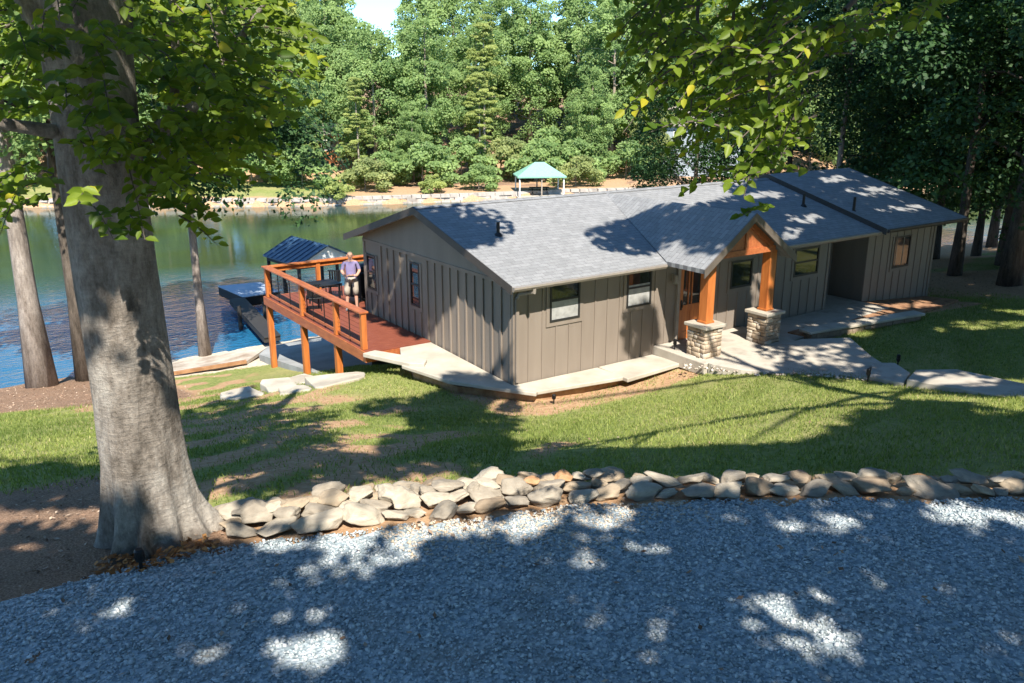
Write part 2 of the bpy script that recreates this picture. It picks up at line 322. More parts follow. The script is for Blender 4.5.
# the lake
def watermat():
    m, t, b = newmat('lake_water'); v = coords(t, (1,1,1))
    b.inputs['Roughness'].default_value = .03; b.inputs['IOR'].default_value = 1.333; b.inputs['Specular IOR Level'].default_value = .5
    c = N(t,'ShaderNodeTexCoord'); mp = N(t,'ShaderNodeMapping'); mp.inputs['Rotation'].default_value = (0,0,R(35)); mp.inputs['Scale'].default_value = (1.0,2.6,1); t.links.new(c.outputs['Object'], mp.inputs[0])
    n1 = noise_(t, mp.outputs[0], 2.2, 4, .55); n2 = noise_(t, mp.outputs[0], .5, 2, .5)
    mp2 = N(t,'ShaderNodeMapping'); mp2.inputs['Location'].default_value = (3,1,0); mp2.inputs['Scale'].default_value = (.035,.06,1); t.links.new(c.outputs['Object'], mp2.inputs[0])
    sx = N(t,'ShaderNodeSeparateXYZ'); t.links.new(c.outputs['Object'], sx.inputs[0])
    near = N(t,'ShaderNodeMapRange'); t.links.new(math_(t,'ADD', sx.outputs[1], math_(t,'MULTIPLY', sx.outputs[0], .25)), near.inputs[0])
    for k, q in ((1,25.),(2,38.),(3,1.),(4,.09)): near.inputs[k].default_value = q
    t.links.new(mixc(t, math_(t,'ADD', near.outputs[0], math_(t,'MULTIPLY', math_(t,'SUBTRACT', noise_(t, mp2.outputs[0], 2.0, 3), .5), .5)), (.034,.050,.014), (.014,.105,.215)), b.inputs['Base Color'])  # sky blue near and tree olive far: reflections painted into the base colour
    wind = math_(t,'MULTIPLY', near.outputs[0], ramp(t, noise_(t, mp2.outputs[0], 1.0, 3), [(.35,(.55,.55,.55)),(.6,(1,1,1))]))
    h = math_(t,'MULTIPLY', math_(t,'ADD', n1, math_(t,'MULTIPLY', n2, 1.2)), wind)
    bump(t, b, h, 1.0, .085); return m
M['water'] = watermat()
wm = MB(); wm.add([(-900,-300,LAKE_Z+.02),(900,-300,LAKE_Z+.02),(900,900,LAKE_Z+.02),(-900,900,LAKE_Z+.02)], [(0,1,2,3)])
wx = np.array([-900,-300,-100,-40,0,40,100,300,900.]);
def poly_at(a, b):
    mb = MB()
    for i in range(len(wx)-1):
        y0 = np.interp(wx[i:i+2], NEARX, NEARY)-1.5; y1 = np.interp(wx[i:i+2], FARX, FARY)+1.5
        mb.add([(wx[i],y0[0],LAKE_Z+.02),(wx[i+1],y0[1],LAKE_Z+.02),(wx[i+1],max(y1[1],y0[1]+.1),LAKE_Z+.02),(wx[i],max(y1[0],y0[0]+.1),LAKE_Z+.02)], [(0,1,2,3)])
    return mb
wx = np.unique(np.r_[NEARX, FARX])
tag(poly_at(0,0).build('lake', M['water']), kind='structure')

# stone sea wall along the far bank
sw = MB(); rr = random.Random(3)
sxs = np.arange(-60, 62, .9)
for i, x in enumerate(sxs[:-1]):
    y = float(np.interp(x, FARX, FARY)); y2 = float(np.interp(x+.9, FARX, FARY))
    d = Vector((.9, y2-y, 0)).normalized(); n = Vector((-d.y, d.x, 0))
    for k in range(3):
        h = .30; j = rr.uniform(-.08,.08)
        p = Vector((x+.45*(k%2), y, LAKE_Z-.12+k*h)); q = p + d*.895
        P0 = p + n*(k*.10+j); Q0 = q + n*(k*.10+j)
        sw.prism([(P0.x,P0.y),(Q0.x,Q0.y),((Q0+n*.8).x,(Q0+n*.8).y),((P0+n*.8).x,(P0+n*.8).y)], P0.z, P0.z+h-.006)
M['seawall'] = mottled('pale_seawall_stone', (.26,.23,.20), (.42,.385,.345), .8, .9, .3, c2=(.34,.30,.265))
tag(sw.build('sea_wall', M['seawall']), 'low pale stone sea wall along the far bank of the lake', 'wall')

# gravel drive: a sheet and the stones on it
gx2 = np.arange(-24, 16, .25); gy2 = np.arange(-30, -4, .25); X2, Y2 = np.meshgrid(gx2, gy2)
def gravel_in(x, y): return (y < rocky(x) - .12 + .1*wob(x, y, 2.3) - smooth(-x, 9.2, 11.5)*.75)
Z2 = terrain(X2, Y2) + .03 + .012*wob(X2, Y2, 6)
ok = gravel_in(X2, Y2); i2 = np.arange(X2.size).reshape(X2.shape)
kq = ok[:-1,:-1] & ok[1:,1:] & ok[:-1,1:] & ok[1:,:-1]
F2 = np.stack([i2[:-1,:-1], i2[:-1,1:], i2[1:,1:], i2[1:,:-1]], -1)[kq]
def gravelmat():
    m, t, b = newmat('crushed_gravel'); v = coords(t)
    vo = N(t,'ShaderNodeTexVoronoi'); vo.inputs['Scale'].default_value = 24; t.links.new(v, vo.inputs['Vector'])
    c = ramp(t, vo.outputs['Color'], [(.1,(.14,.18,.20)),(.5,(.28,.34,.37)),(.9,(.46,.50,.52))])
    n = noise_(t, v, .8, 5); c = mixc(t, ramp(t, n, [(.55,(0,0,0)),(.75,(.55,.55,.55))]), c, (.30,.24,.17))
    t.links.new(c, b.inputs['Base Color']); b.inputs['Roughness'].default_value = .9
    bump(t, b, vo.outputs['Distance'], .8, .03); return m
M['gravel'] = gravelmat()
tag(put(bpy.data.objects.new('gravel_drive', npmesh('gravel_drive', np.c_[X2.ravel(), Y2.ravel(), Z2.ravel()], F2, M['gravel'], smooth=True))), kind='structure')

def pebbles(name, P, size, rng, mat, flat=.65):
    n = len(P); base = np.array([(1,0,0),(0,1,0),(-1,0,0),(0,-1,0),(0,0,1),(0,0,-1)], float)
    fc = np.array([(0,1,4),(1,2,4),(2,3,4),(3,0,4),(1,0,5),(2,1,5),(3,2,5),(0,3,5)])
    V = base[None]*rng.uniform(.6,1.25,(n,6,1))*size[:,None,None]*.5; V += rng.normal(0,.09,(n,6,3))*size[:,None,None]
    V[:,:,2] *= flat; a = rng.uniform(0,6.28,n); ca_, sa = np.cos(a)[:,None], np.sin(a)[:,None]
    tl = rng.normal(0,.35,n)[:,None]; x, y, z = V[:,:,0], V[:,:,1], V[:,:,2]
    z2 = z + x*tl; V = np.stack([x*ca_-y*sa, x*sa+y*ca_, z2], -1) + P[:,None,:]
    F = (fc[None] + 6*np.arange(n)[:,None,None]).reshape(-1,3); tint = np.repeat(rng.uniform(0,1,n), 6)
    return put(bpy.data.objects.new(name, npmesh(name, V.reshape(-1,3), F, mat, tint)))
rng = np.random.default_rng(11)
n = 150000; px = rng.uniform(-13.5, 3, n); py = rng.uniform(-15.8, -6, n)
k = gravel_in(px, py+.1) & (np.hypot(px+11.1, py+15.9) > 3.0); px, py = px[k], py[k]
M['gravel_stone'] = tintmat('blue_grey_gravel_stone', [(0,(.21,.25,.265)),(.35,(.37,.415,.43)),(.7,(.50,.535,.545)),(.93,(.55,.575,.585)),(1,(.48,.38,.27))], .85)
g = pebbles('gravel_stones', np.c_[px, py, terrain(px, py)+.035+.012*wob(px,py,6)], rng.uniform(.016,.038,len(px))*(1+.9*(rng.uniform(0,1,len(px)) < .22)), rng, M['gravel_stone'])
ta = g.data.attributes['tint']; tv = np.empty(len(px)*6, np.float32); ta.data.foreach_get('value', tv)
dr_ = (rocky(px)-py)*(px > -7.6)*(px < -4.3) + 9*((px <= -7.6) | (px >= -4.3)); tan_ = rng.uniform(0,1,len(px)) < np.clip(1.15-dr_*.8+.4*wob(px,py,2), 0, .8)
tv = np.where(np.repeat(tan_,6), .97+.03*tv, tv*.94); ta.data.foreach_set('value', tv.astype(np.float32))
tag(g, 'loose blue grey crushed stones covering the gravel drive', 'gravel', kind='stuff')

# grass blades
n = 420000; px = rng.uniform(-14, 21, n); py = rng.uniform(-14, 9, n)
yaw = np.degrees(np.arctan2(py+15.94, px+11.14)); k = (yaw > 21) & (yaw < 89); px, py = px[k], py[k]
gm, mm, sm_ = masks(px, py); yard = ((py-rocky(px)) > .5)*(py < 5)*(1-mm)*(px < 18)*.13
keep = rng.uniform(0,1,len(px)) < np.clip(np.maximum(gm*1.15-.12, yard), 0, 1)*np.clip(1.1+.5*wob(px,py,2.2), .25, 1)
inh = (px > -.05)*(px < 18.6)*(py > -.3)
px, py = px[keep & ~inh], py[keep & ~inh]; n = len(px)
h = rng.uniform(.035,.085,n)*(1+.3*wob(px,py,1.7)); a = rng.uniform(0,6.28,n); wd = rng.uniform(.006,.013,n)
P = np.c_[px, py, terrain(px,py)]; s_ = np.c_[np.cos(a), np.sin(a), np.zeros(n)]; ln = np.c_[rng.normal(0,.4,n), rng.normal(0,.4,n), np.ones(n)]
V = np.stack([P - s_*wd[:,None], P + s_*wd[:,None], P + ln*h[:,None]], 1).reshape(-1,3)
M['blade'] = leafmat('grass_blade', (.10,.15,.035), (.31,.35,.10), .35, .6, (.46,.40,.20))
tint = np.repeat(np.clip(.45+.22*wob(px,py,.9)+rng.normal(0,.22,n), 0, 1), 3)
tag(put(bpy.data.objects.new('grass', npmesh('grass', V, np.arange(3*n).reshape(-1,3), M['blade'], tint))), 'short lawn grass growing between the rock border and the house', 'grass', kind='stuff')

# mulch, dead leaves and bark chips on the bare ground
n = 60000; px = rng.uniform(-14, 30, n); py = rng.uniform(-8, 18, n); yaw = np.degrees(np.arctan2(py+15.94, px+11.14)); k = (yaw > 21) & (yaw < 89); px, py = px[k], py[k]
gm, mm, sm_ = masks(px, py); lit_ = smooth(px+.45*py, 17.5, 20.5)*(1-gm)
keep = rng.uniform(0,1,len(px)) < np.clip(mm*.95+.5*lit_*(py < 17)+.02*(gm > .3)+.10*(gm < .5)*(py < 3), 0, 1)
inh = (px > -2)*(px < 18.6)*(py > -.3); keep &= ~inh; px, py = px[keep], py[keep]; n = len(px)
def litter(name, P, size, rng, mat):
    n = len(P); a = rng.uniform(0,6.28,n); d = np.c_[np.cos(a), np.sin(a), rng.normal(0,.35,n)]; e = np.c_[-np.sin(a), np.cos(a), rng.normal(0,.35,n)]
    s = size[:,None]; V = np.stack([P-d*s*.5, P+e*s*.28, P+d*s*.5, P-e*s*.28], 1).reshape(-1,3)
    return put(bpy.data.objects.new(name, npmesh(name, V, np.arange(4*n).reshape(-1,4), mat, np.repeat(rng.uniform(0,1,n),4))))
M['litter'] = tintmat('leaf_litter', [(0,(.09,.055,.036)),(.4,(.24,.155,.105)),(.8,(.34,.25,.18)),(1,(.44,.35,.27))], .9)
tag(litter('leaf_litter', np.c_[px,py,terrain(px,py)+.015], rng.uniform(.025,.075,n), rng, M['litter']), 'brown bark mulch and fallen leaves on the bare ground', 'leaf litter', kind='stuff')
# ---------------------------------------------------------------- the house
HW, HZ, RZ, SLOPE = 8.19, 2.45, 3.76, 1.31/4.6      # gable width, eave height, ridge height
WZ = 2.42
house = thing('house', 'low brown board and batten house with grey shingle roof and orange cedar porch', 'house')
L1, L2, L3 = 12.25, 14.35, 18.45
mb = MB()                                            # long wall facing the yard, the recess and the wing
fy = .0
mb.box((.0,0,-.7),(L1,.15,WZ)); mb.box((L1-.15,.15,-.7),(L1,1.3,WZ)); mb.box((L1,1.3,-.7),(L2,1.45,WZ)); mb.box((L2,.02,-.9),(L3,.17,WZ-.02)); mb.box((L2,.17,-.9),(L2+.15,1.3,WZ-.02))
mb.box((L3-.15,.17,-1.2),(L3,HW,WZ-.02)); mb.box((.15,HW-.15,-3),(L3-.15,HW,WZ))
OPEN = [(1.02,2.06,1.2,2.36),(3.55,4.52,1.2,2.36),(5.45,6.60,-.2,2.3),(7.55,8.62,1.2,2.1),(10.45,11.75,1.2,2.2)]
x = .03
while x < L1:
    hole = [q for q in OPEN if q[0]-.06 < x < q[1]+.06]
    if not hole: mb.box((x-.022,-.022,-.6),(x+.022,0.001,WZ-.01))
    else:
        if hole[0][2] > 0: mb.box((x-.022,-.022,-.6),(x+.022,0.001,hole[0][2]-.08))
    x += .42
x = L2+.03
while x < L3:
    mb.box((x-.022,-.002,-.8),(x+.022,.021,WZ-.04)); x += .42
# horizontal lap courses of the gable triangle are separate
wall = mb.build('wall', M['siding'], house)
mb = MB(); mb.box((-.0,.15,-.9),(.15,HW-.15,WZ)); mb.box((0.0,HW-.15,-2.5),(.15,HW,WZ))   # gable wall under the triangle
y = .10
GW = [(4.52,5.2,.78,2.14),(7.3,8.05,.75,1.95)]
while y < HW:
    hole = [q for q in GW if q[0]-.05 < y < q[1]+.05]
    if not hole: mb.box((-.042,y-.035,-.8),(0.001,y+.035,WZ-.12))
    else: mb.box((-.042,y-.035,-.8),(0.001,y+.035,hole[0][2]-.07))
    y += .405
mb.build('wall', M['siding'], house)
mb = MB()                                            # gable triangle in lap siding
zz = WZ-.05; k = 0
while zz < RZ-.16:
    def yr(z): return max(0.0, (z-2.42+.02)/SLOPE-.42)
    a0, a1 = yr(zz), yr(zz+.16)
    mid = HW/2; a1 = min(a1, mid-.01)
    mb.add([(-.035,a0,zz),(-.035,HW-a0,zz),(-.012,HW-a1,zz+.162),(-.012,a1,zz+.162),(.1,a0,zz),(.1,HW-a0,zz),(.1,HW-a1,zz+.162),(.1,a1,zz+.162)],
           [(0,3,2,1),(4,5,6,7),(0,1,5,4),(2,3,7,6),(0,4,7,3),(1,2,6,5)]); zz += .16
mb.box((-.05,0,WZ-.14),(-.001,HW,WZ-.052))
mb.build('gable_siding', M['siding'], house)
mb = MB(); mb.box((-.03,-.03,-.8),(.09,-.001,WZ-.02)); mb.build('corner_board', M['siding'], house)
mb = MB(); mb.box((-.03,-.0,-.8),(-.001,.09,WZ-.15)); mb.build('corner_board', M['siding'], house)
mb = MB(); mb.box((-.03,HW-.09,-.8),(-.001,HW+.02,WZ-.15)); mb.build('corner_board', M['siding'], house)
mb = MB(); mb.box((L1-.08,-.03,-.6),(L1+.02,-.001,WZ-.02)); mb.build('corner_board', M['siding'], house)
mb = MB(); mb.box((L3-.1,-.01,-.9),(L3+.02,.019,WZ-.04)); mb.build('corner_board', M['siding'], house)
def roofslab(x0, x1, yf, yb, zr, th=.11, yr=HW/2):
    b = MB(); zf = zr-(yr-yf)*SLOPE; zb = zr-(yb-yr)*SLOPE
    T = [(x0,yf,zf),(x1,yf,zf),(x1,yr,zr),(x0,yr,zr),(x0,yb,zb),(x1,yb,zb)]; Bt = [(a,q,c-th) for a,q,c in T]
    b.add(T+Bt, [(0,1,2,3),(3,2,5,4),(6,9,8,7),(9,10,11,8),(0,3,9,6),(3,4,10,9),(1,7,8,2),(2,8,11,5),(0,6,7,1),(4,5,11,10)]); return b
EY = -.55
roof = roofslab(-.42, 14.1, EY, HW+.55, RZ).build('roof', M['shingle'], house)
rc = MB()
for i in range(48):
    x = -.42+i*.302
    for s in (-1,1): rc.add([(x,HW/2,RZ+.022),(x+.31,HW/2,RZ+.016),(x+.31,HW/2+s*.16,RZ+.014-.16*SLOPE),(x,HW/2+s*.16,RZ+.02-.16*SLOPE)], [(0,1,2,3) if s > 0 else (3,2,1,0)])
rc.build('ridge_cap', M['shingle'], roof)
wing = roofslab(14.06, 18.95, -.78, HW+.6, RZ+.15).build('roof', M['shingle'], house); wing['label'] = 'raised shingle roof over the far wing'
for s, (x0, x1, zr, yf, yb) in enumerate(((-.44,-.42,RZ,EY,HW+.55),(18.95,18.97,RZ+.15,-.78,HW+.6),(14.035,14.055,RZ+.15,-.78,HW+.6))):
    f = MB(); yr = HW/2
    for ya, yb_ in ((yf,yr),(yr,yb)):
        za, zb = zr-abs(yr-ya)*SLOPE, zr-abs(yr-yb_)*SLOPE
        f.add([(x0,ya,za-.19),(x1,ya,za-.19),(x1,ya,za+.012),(x0,ya,za+.012),(x0,yb_,zb-.19),(x1,yb_,zb-.19),(x1,yb_,zb+.012),(x0,yb_,zb+.012)], [(0,1,2,3),(4,7,6,5),(0,4,5,1),(3,2,6,7),(0,3,7,4),(1,5,6,2)])
    f.build('fascia', M['trim'], house)
zf = RZ-(HW/2-EY)*SLOPE
f = MB(); f.box((-.40,EY+.02,zf-.14),(4.35,EY+.5,zf-.115)); f.build('soffit', M['soffit'], house)
f = MB(); f.box((8.1,EY+.02,zf-.14),(14.05,EY+.5,zf-.115)); f.build('soffit', M['soffit'], house)
g = MB()
def gutter(b, x0, x1, y, z):
    prof = [(0,0),(-.05,-.10),(-.015,-.10)] ; b.add([(x0,y,z),(x0,y-.10,z),(x0,y-.10,z-.05),(x0,y-.055,z-.11),(x0,y,z-.11),(x1,y,z),(x1,y-.10,z),(x1,y-.10,z-.05),(x1,y-.055,z-.11),(x1,y,z-.11)],
        [(0,4,3,2,1),(5,6,7,8,9),(0,1,6,5),(1,2,7,6),(2,3,8,7),(3,4,9,8),(4,0,5,9)])
gutter(g, -.42, 4.42, EY, zf-.012); g.build('gutter', M['gutter'], house)
g = MB(); gutter(g, 8.12, 14.02, EY, zf-.012); g.build('gutter', M['gutter'], house)
g = MB(); gutter(g, 14.08, 18.9, -.78, RZ+.15-(HW/2+.78)*SLOPE-.012); g.build('gutter', M['trim'], house)
d = MB(); d.tube([(.18,EY-.05,zf-.12),(.18,EY-.05,zf-.2),(.16,-.28,zf-.28),(.12,-.07,zf-.34),(.06,-.065,zf-.45)], .042, 8); d.build('downspout', M['gutter'], house)
d = MB(); d.box((.015,-.10,-.1),(.10,-.032,zf-.42)); d.build('downspout', M['siding'], house)
# windows in the long wall
def window(x0, x1, z0, z1, y=0.0, blind=.52, axis='x', split=True):
    def P(a, b, c): return (a,b,c) if axis == 'x' else (b, a, c)
    def bx(mb, a0, a1, b0, b1, c0, c1):
        lo, hi = P(a0,b0,c0), P(a1,b1,c1); mb.box(tuple(map(min,lo,hi)), tuple(map(max,lo,hi)))
    fr = MB(); w_ = .055
    for (a0,a1,c0,c1) in ((x0,x0+w_,z0,z1),(x1-w_,x1,z0,z1),(x0+w_,x1-w_,z1-w_,z1),(x0+w_,x1-w_,z0,z0+w_)): bx(fr, a0, a1, y-.045, y-.002, c0, c1)
    if split: bx(fr, x0+w_, x1-w_, y-.04, y-.002, (z0+z1)/2-.025, (z0+z1)/2+.025)
    wd = fr.build('window', M['frame'], house)
    p = MB(); bx(p, x0+w_, x1-w_, y-.018, y-.003, z0+w_, z1-w_); p.build('pane', M['glass'], wd)
    if blind:
        p = MB(); bx(p, x0+w_, x1-w_, y-.026, y-.0185, z0+w_, z0+(z1-z0)*blind-.03); p.build('blind', M['blind'], wd)
    c = MB()
    for (a0,a1,c0,c1) in ((x0-.10,x0,z0-.11,z1+.02),(x1,x1+.10,z0-.11,z1+.02),(x0,x1,z0-.11,z0)): bx(c, a0, a1, y-.030, y-.001, c0, c1)
    c.build('casing', M['casing'], wd); return wd
window(1.07,2.02,1.25,2.32); window(3.6,4.48,1.25,2.3,blind=.6)
window(7.62,8.55,1.25,2.05,blind=0,split=False); window(10.5,11.7,1.25,2.12,blind=0); window(15.9,16.9,.9,2.0,y=.02,blind=0,split=False)
window(4.58,5.12,.83,2.1,axis='y',blind=0); window(7.36,7.98,.8,1.9,axis='y',blind=0)
# front door
dr = MB()
X0, X1, T0, T1 = 5.55, 6.50, .06, 2.16
for a0,a1,c0,c1 in ((X0,X0+.13,T0,T1),(X1-.13,X1,T0,T1),(X0+.13,X1-.13,T0,T0+.22),(X0+.13,X1-.13,.86,1.04),(X0+.13,X1-.13,T1-.13,T1)): dr.box((a0,-.06,c0),(a1,-.008,c1))
dr.box((X0+.13,-.045,T0+.22),(X1-.13,-.01,.86))
for a in (X0+.13+.22,): dr.box((a-.02,-.058,1.04),(a+.02,-.012,T1-.13))
dr.box((X0+.46,-.058,1.04),(X0+.50,-.012,T1-.13)); dr.box((X0+.44,-.056,T0+.22),(X0+.5,-.012,.86))
door = dr.build('door', M['cedar'], house)
p = MB(); p.box((X0+.13,-.035,1.04),(X1-.13,-.02,T1-.13)); p.build('pane', M['glass'], door)
p = MB(); p.tube([(X0+.07,-.06,1.0),(X0+.07,-.11,1.0),(X0+.07,-.11,1.15)], .014, 6); p.box((X0+.04,-.075,.92),(X0+.10,-.059,1.2)); p.build('handle', M['black'], door)
p = MB()
for a0,a1,c0,c1 in ((X0-.11,X0-.002,T0,T1+.1),(X1+.002,X1+.11,T0,T1+.1),(X0-.002,X1+.002,T1+.004,T1+.1)): p.box((a0,-.075,c0),(a1,-.001,c1))
p.build('door_frame', M['gutter'], house)
p = MB(); p.box((5.22,-.06,1.78),(5.34,-.024,1.98)); p.tube([(5.28,-.14,1.96),(5.28,-.14,1.72)], [.05,.065], 8); p.tube([(5.28,-.06,1.97),(5.28,-.14,1.99),(5.28,-.14,1.95)], .012, 6); p.build('wall_lantern', M['gutter'], house)
# porch: two stone piers, cedar posts, gable roof with a small truss
PX0, PX1, PYF, PE, PR = 4.5, 8.05, -1.85, 2.48, 3.74
PM = (PX0+PX1)/2; pth = .11
pr_ = MB(); sl2 = (PR-PE)/(PM-PX0)
yb = HW/2-.15
zmain = lambda y: RZ-(HW/2-y)*SLOPE
ye = EY+.03                                            # where the porch eave meets the main eave
T = [(PX0,PYF,PE),(PM,PYF,PR),(PM,HW/2-.06,PR),(PX0,ye,PE),(PX1,PYF,PE),(PX1,ye,PE)]
Bt = [(a,b,c-pth) for a,b,c in T]; Bt[2] = (PM,HW/2-.06,PR-.05)
pr_.add(T+Bt, [(0,1,2,3),(1,4,5,2),(6,9,8,7),(7,8,11,10),(0,3,9,6),(4,10,11,5),(0,6,7,1),(1,7,10,4)])
porch = pr_.build('porch_roof', M['shingle'], house)
f = MB()
for s in (0, 1):
    xa = PX0-.02 if s == 0 else PX1+.02
    f.add([(xa,PYF-.03,PE-.22),(PM,PYF-.03,PR-.20),(PM,PYF-.03,PR+.015),(xa,PYF-.03,PE+.0),(xa,PYF-.002,PE-.22),(PM,PYF-.002,PR-.20),(PM,PYF-.002,PR+.015),(xa,PYF-.002,PE+.0)],
          [(0,1,2,3),(4,7,6,5),(0,4,5,1),(2,6,7,3),(0,3,7,4)] if s == 0 else [(3,2,1,0),(5,6,7,4),(1,5,4,0),(3,7,6,2),(4,7,3,0)])
f.build('bargeboard', M['fascia'], porch)
tr = MB(); ty = -1.58
tr.box((PX0+.62,ty-.07,2.63),(PX1-.62,ty+.07,2.78))
tr.bar((PX0+.75,ty,2.80),(PM,ty,PR-.24),.14,.16,(0,1,0)); tr.bar((PX1-.75,ty,2.80),(PM,ty,PR-.24),.14,.16,(0,1,0)); tr.bar((PM,ty,2.78),(PM,ty,PR-.2),.13,.13)
tr.add([(PX0+.8,ty-.03,2.781),(PX1-.8,ty-.03,2.781),(PM,ty-.03,PR-.3),(PX0+.8,ty+.03,2.781),(PX1-.8,ty+.03,2.781),(PM,ty+.03,PR-.3)], [(0,1,2),(5,4,3),(0,3,4,1),(1,4,5,2),(2,5,3,0)])
tr.build('gable_truss', M['railwood'], porch)
rs = random.Random(8)
M['stone'] = None
def stonemat():
    m, t, b = newmat('tan_ledgestone'); a = N(t,'ShaderNodeAttribute'); a.attribute_name = 'tint'; n = noise_(t, coords(t), 9, 5)
    c = mixc(t, .5, ramp(t, a.outputs['Fac'], [(0,(.24,.18,.13)),(.4,(.42,.33,.24)),(.75,(.56,.47,.36)),(1,(.42,.39,.35))]), ramp(t, n, [(.3,(.6,.58,.55)),(.7,(1.2,1.2,1.2))]), 'MULTIPLY')
    t.links.new(c, b.inputs['Base Color']); b.inputs['Roughness'].default_value = .85; bump(t, b, n, .4, .02); return m
M['stone'] = stonemat()
def stone_block(name, x0, x1, y0, y1, z0, z1, parent, rowh=.10):
    V, F, Tn = [], [], []
    def bx(lo, hi, tn):
        b = len(V); j = lambda: rs.uniform(-.012,.012)
        (a,c,e),(d,f_,g_) = lo, hi
        for q in ((a,c,e),(d,c,e),(d,f_,e),(a,f_,e),(a,c,g_),(d,c,g_),(d,f_,g_),(a,f_,g_)): V.append((q[0]+j(),q[1]+j(),q[2]+j()*.5)); Tn.append(tn)
        F.extend([(b,b+3,b+2,b+1),(b+4,b+5,b+6,b+7),(b,b+1,b+5,b+4),(b+1,b+2,b+6,b+5),(b+2,b+3,b+7,b+6),(b+3,b,b+4,b+7)])
    bx((x0+.05,y0+.05,z0),(x1-.05,y1-.05,z1), .1)
    z = z0
    while z < z1-.02:
        h = min(rs.uniform(.7,1.35)*rowh, z1-z)
        for face in range(4):
            a0, a1 = (x0, x1) if face in (0,2) else (y0, y1); a = a0
            while a < a1-.01:
                wd = rs.uniform(.12,.32); e = min(a+wd, a1)
                if a1-e < .08: e = a1
                o = rs.uniform(0,.03); tn = rs.random()
                if face == 0: bx((a+.006,y0-o,z+.005),(e-.006,y0+.07,z+h-.005), tn)
                if face == 2: bx((a+.006,y1-.07,z+.005),(e-.006,y1+o,z+h-.005), tn)
                if face == 3: bx((x0-o,a+.006,z+.005),(x0+.07,e-.006,z+h-.005), tn)
                if face == 1: bx((x1-.07,a+.006,z+.005),(x1+o,e-.006,z+h-.005), tn)
                a = e
        z += h
    o = put(bpy.data.objects.new(name, npmesh(name, V, F, M['stone'], Tn)), parent); b = o.modifiers.new('bevel','BEVEL'); b.width = .008; b.segments = 1; return o
for cx, zb in ((5.14,-.12),(7.52,-.34)):
    pier = stone_block('stone_pier', cx-.31, cx+.31, -1.72, -1.10, zb, .85, house)
    c = MB(); c.box((cx-.39,-1.80,.85),(cx+.39,-1.02,.94)); c.build('pier_cap', M['flagstone'], pier, bevel=.015)
    p = MB(); p.box((cx-.135,-1.545,.94),(cx+.135,-1.275,2.62)); p.build('porch_post', M['cedar'], house, bevel=.012)
    c = MB(); c.box((cx-.16,-1.57,.94),(cx+.16,-1.25,1.0)); c.build('post_base', M['cedar'], house, bevel=.01)
for x, y, h in ((.93,2.02,.34),(13.04,1.71,.42),(14.37,.69,.5)):
    z = RZ-(HW/2-y)*SLOPE + (.10 if x > 14.1 else 0); p = MB()
    p.tube([(x,y,z-.03),(x,y,z+h)], .045, 10); p.tube([(x,y,z-.03),(x,y,z+.06)], [.13,.06], 10); p.build('vent_pipe', M['black'], house)

# ---------------------------------------------------------------- ledge, paths, low wall
def slab(name, poly, zt, th, mat, label=None, cat=None, kind=None, bevel=.02, parent=None, lean=0):
    m = MB(); zt_ = zt if hasattr(zt,'__len__') else [zt]*len(poly); m.prism(list(poly), [q-th for q in zt_], list(zt_)); o = m.build(name, mat, parent, bevel=bevel)
    return tag(o, label, cat, None, kind)
slab('stone_ledge', [(.06,-.035),(-.05,-.035),(-.05,3.97),(-1.02,3.99),(-1.66,2.66),(-1.22,.98),(.10,-.80),(.24,-.68),(2.72,-1.02),(2.66,-.035)], [-.16,-.15,-.02,-.02,-.06,-.10,-.16,-.18,-.20,-.20], .10, M['flagstone'], 'long pale flagstone ledge wrapped around the near corner of the brown house', 'ledge')
slab('stone_ledge', [(2.70,-.035),(2.66,-1.2),(4.72,-1.04),(4.62,-.035)], -.19, .11, M['flagstone'], 'short pale flagstone ledge under the second window left of the porch', 'ledge')
slab('flat_slab', [(-2.15,3.95),(-1.55,2.45),(-1.25,2.2),(-1.0,2.5),(-1.75,4.02)], .03, .12, M['flagstone'], 'narrow pale stone slab tilted out beside the red deck corner', 'slab')
base = MB(); base.prism([(.1,-.1),(.02,3.9),(-.8,3.9),(-1.35,2.6),(-.98,1.05),(.2,-.55),(.4,-.55),(4.3,-.9),(4.4,-.1)], -.9, -.31)
M['dirtbank'] = mottled('orange_dirt_bank', (.24,.13,.07), (.42,.27,.15), 4, .95, .6)
tag(base.build('dirt_bank', M['dirtbank']), kind='structure')
slab('porch_floor', [(4.66,-.02),(4.6,-1.95),(8.3,-1.95),(8.3,-.02)], .045, .35, M['concrete'], kind='structure')
slab('walkway', [(8.32,-.02),(8.32,-1.75),(14.2,-1.2),(14.2,1.28),(12.28,1.28),(12.28,-.02)], -.01, .35, M['concrete'], kind='structure')
slab('walkway', [(4.7,-2.12),(4.95,-2.85),(5.35,-3.35),(6.8,-5.16),(7.78,-4.55),(8.16,-4.86),(8.6,-4.1),(9.75,-2.66),(8.5,-1.98),(7.2,-1.98),(4.7,-1.98)], .07, .4, M['concrete'], kind='structure')
slab('walkway', [(6.72,-5.22),(6.75,-6.05),(7.6,-5.72),(8.22,-4.95),(7.78,-4.62)], [.2,.26,.26,.2,.2], .4, M['concrete'], kind='structure')
slab('walkway', [(6.78,-6.1),(7.0,-8.6),(6.8,-11.5),(7.7,-11.5),(8.1,-8.2),(8.35,-6.4),(7.7,-5.78)], [.36,.56,.86,.86,.56,.40,.34], .45, M['concrete'], kind='structure')
bedm = mottled('pine_straw_bed', (.20,.10,.055), (.36,.21,.12), 5, .95, .5)
slab('planting_bed', [(8.9,-1.2),(9.0,-1.72),(9.7,-1.68),(9.7,-1.15)], .03, .1, bedm, kind='structure', bevel=0)
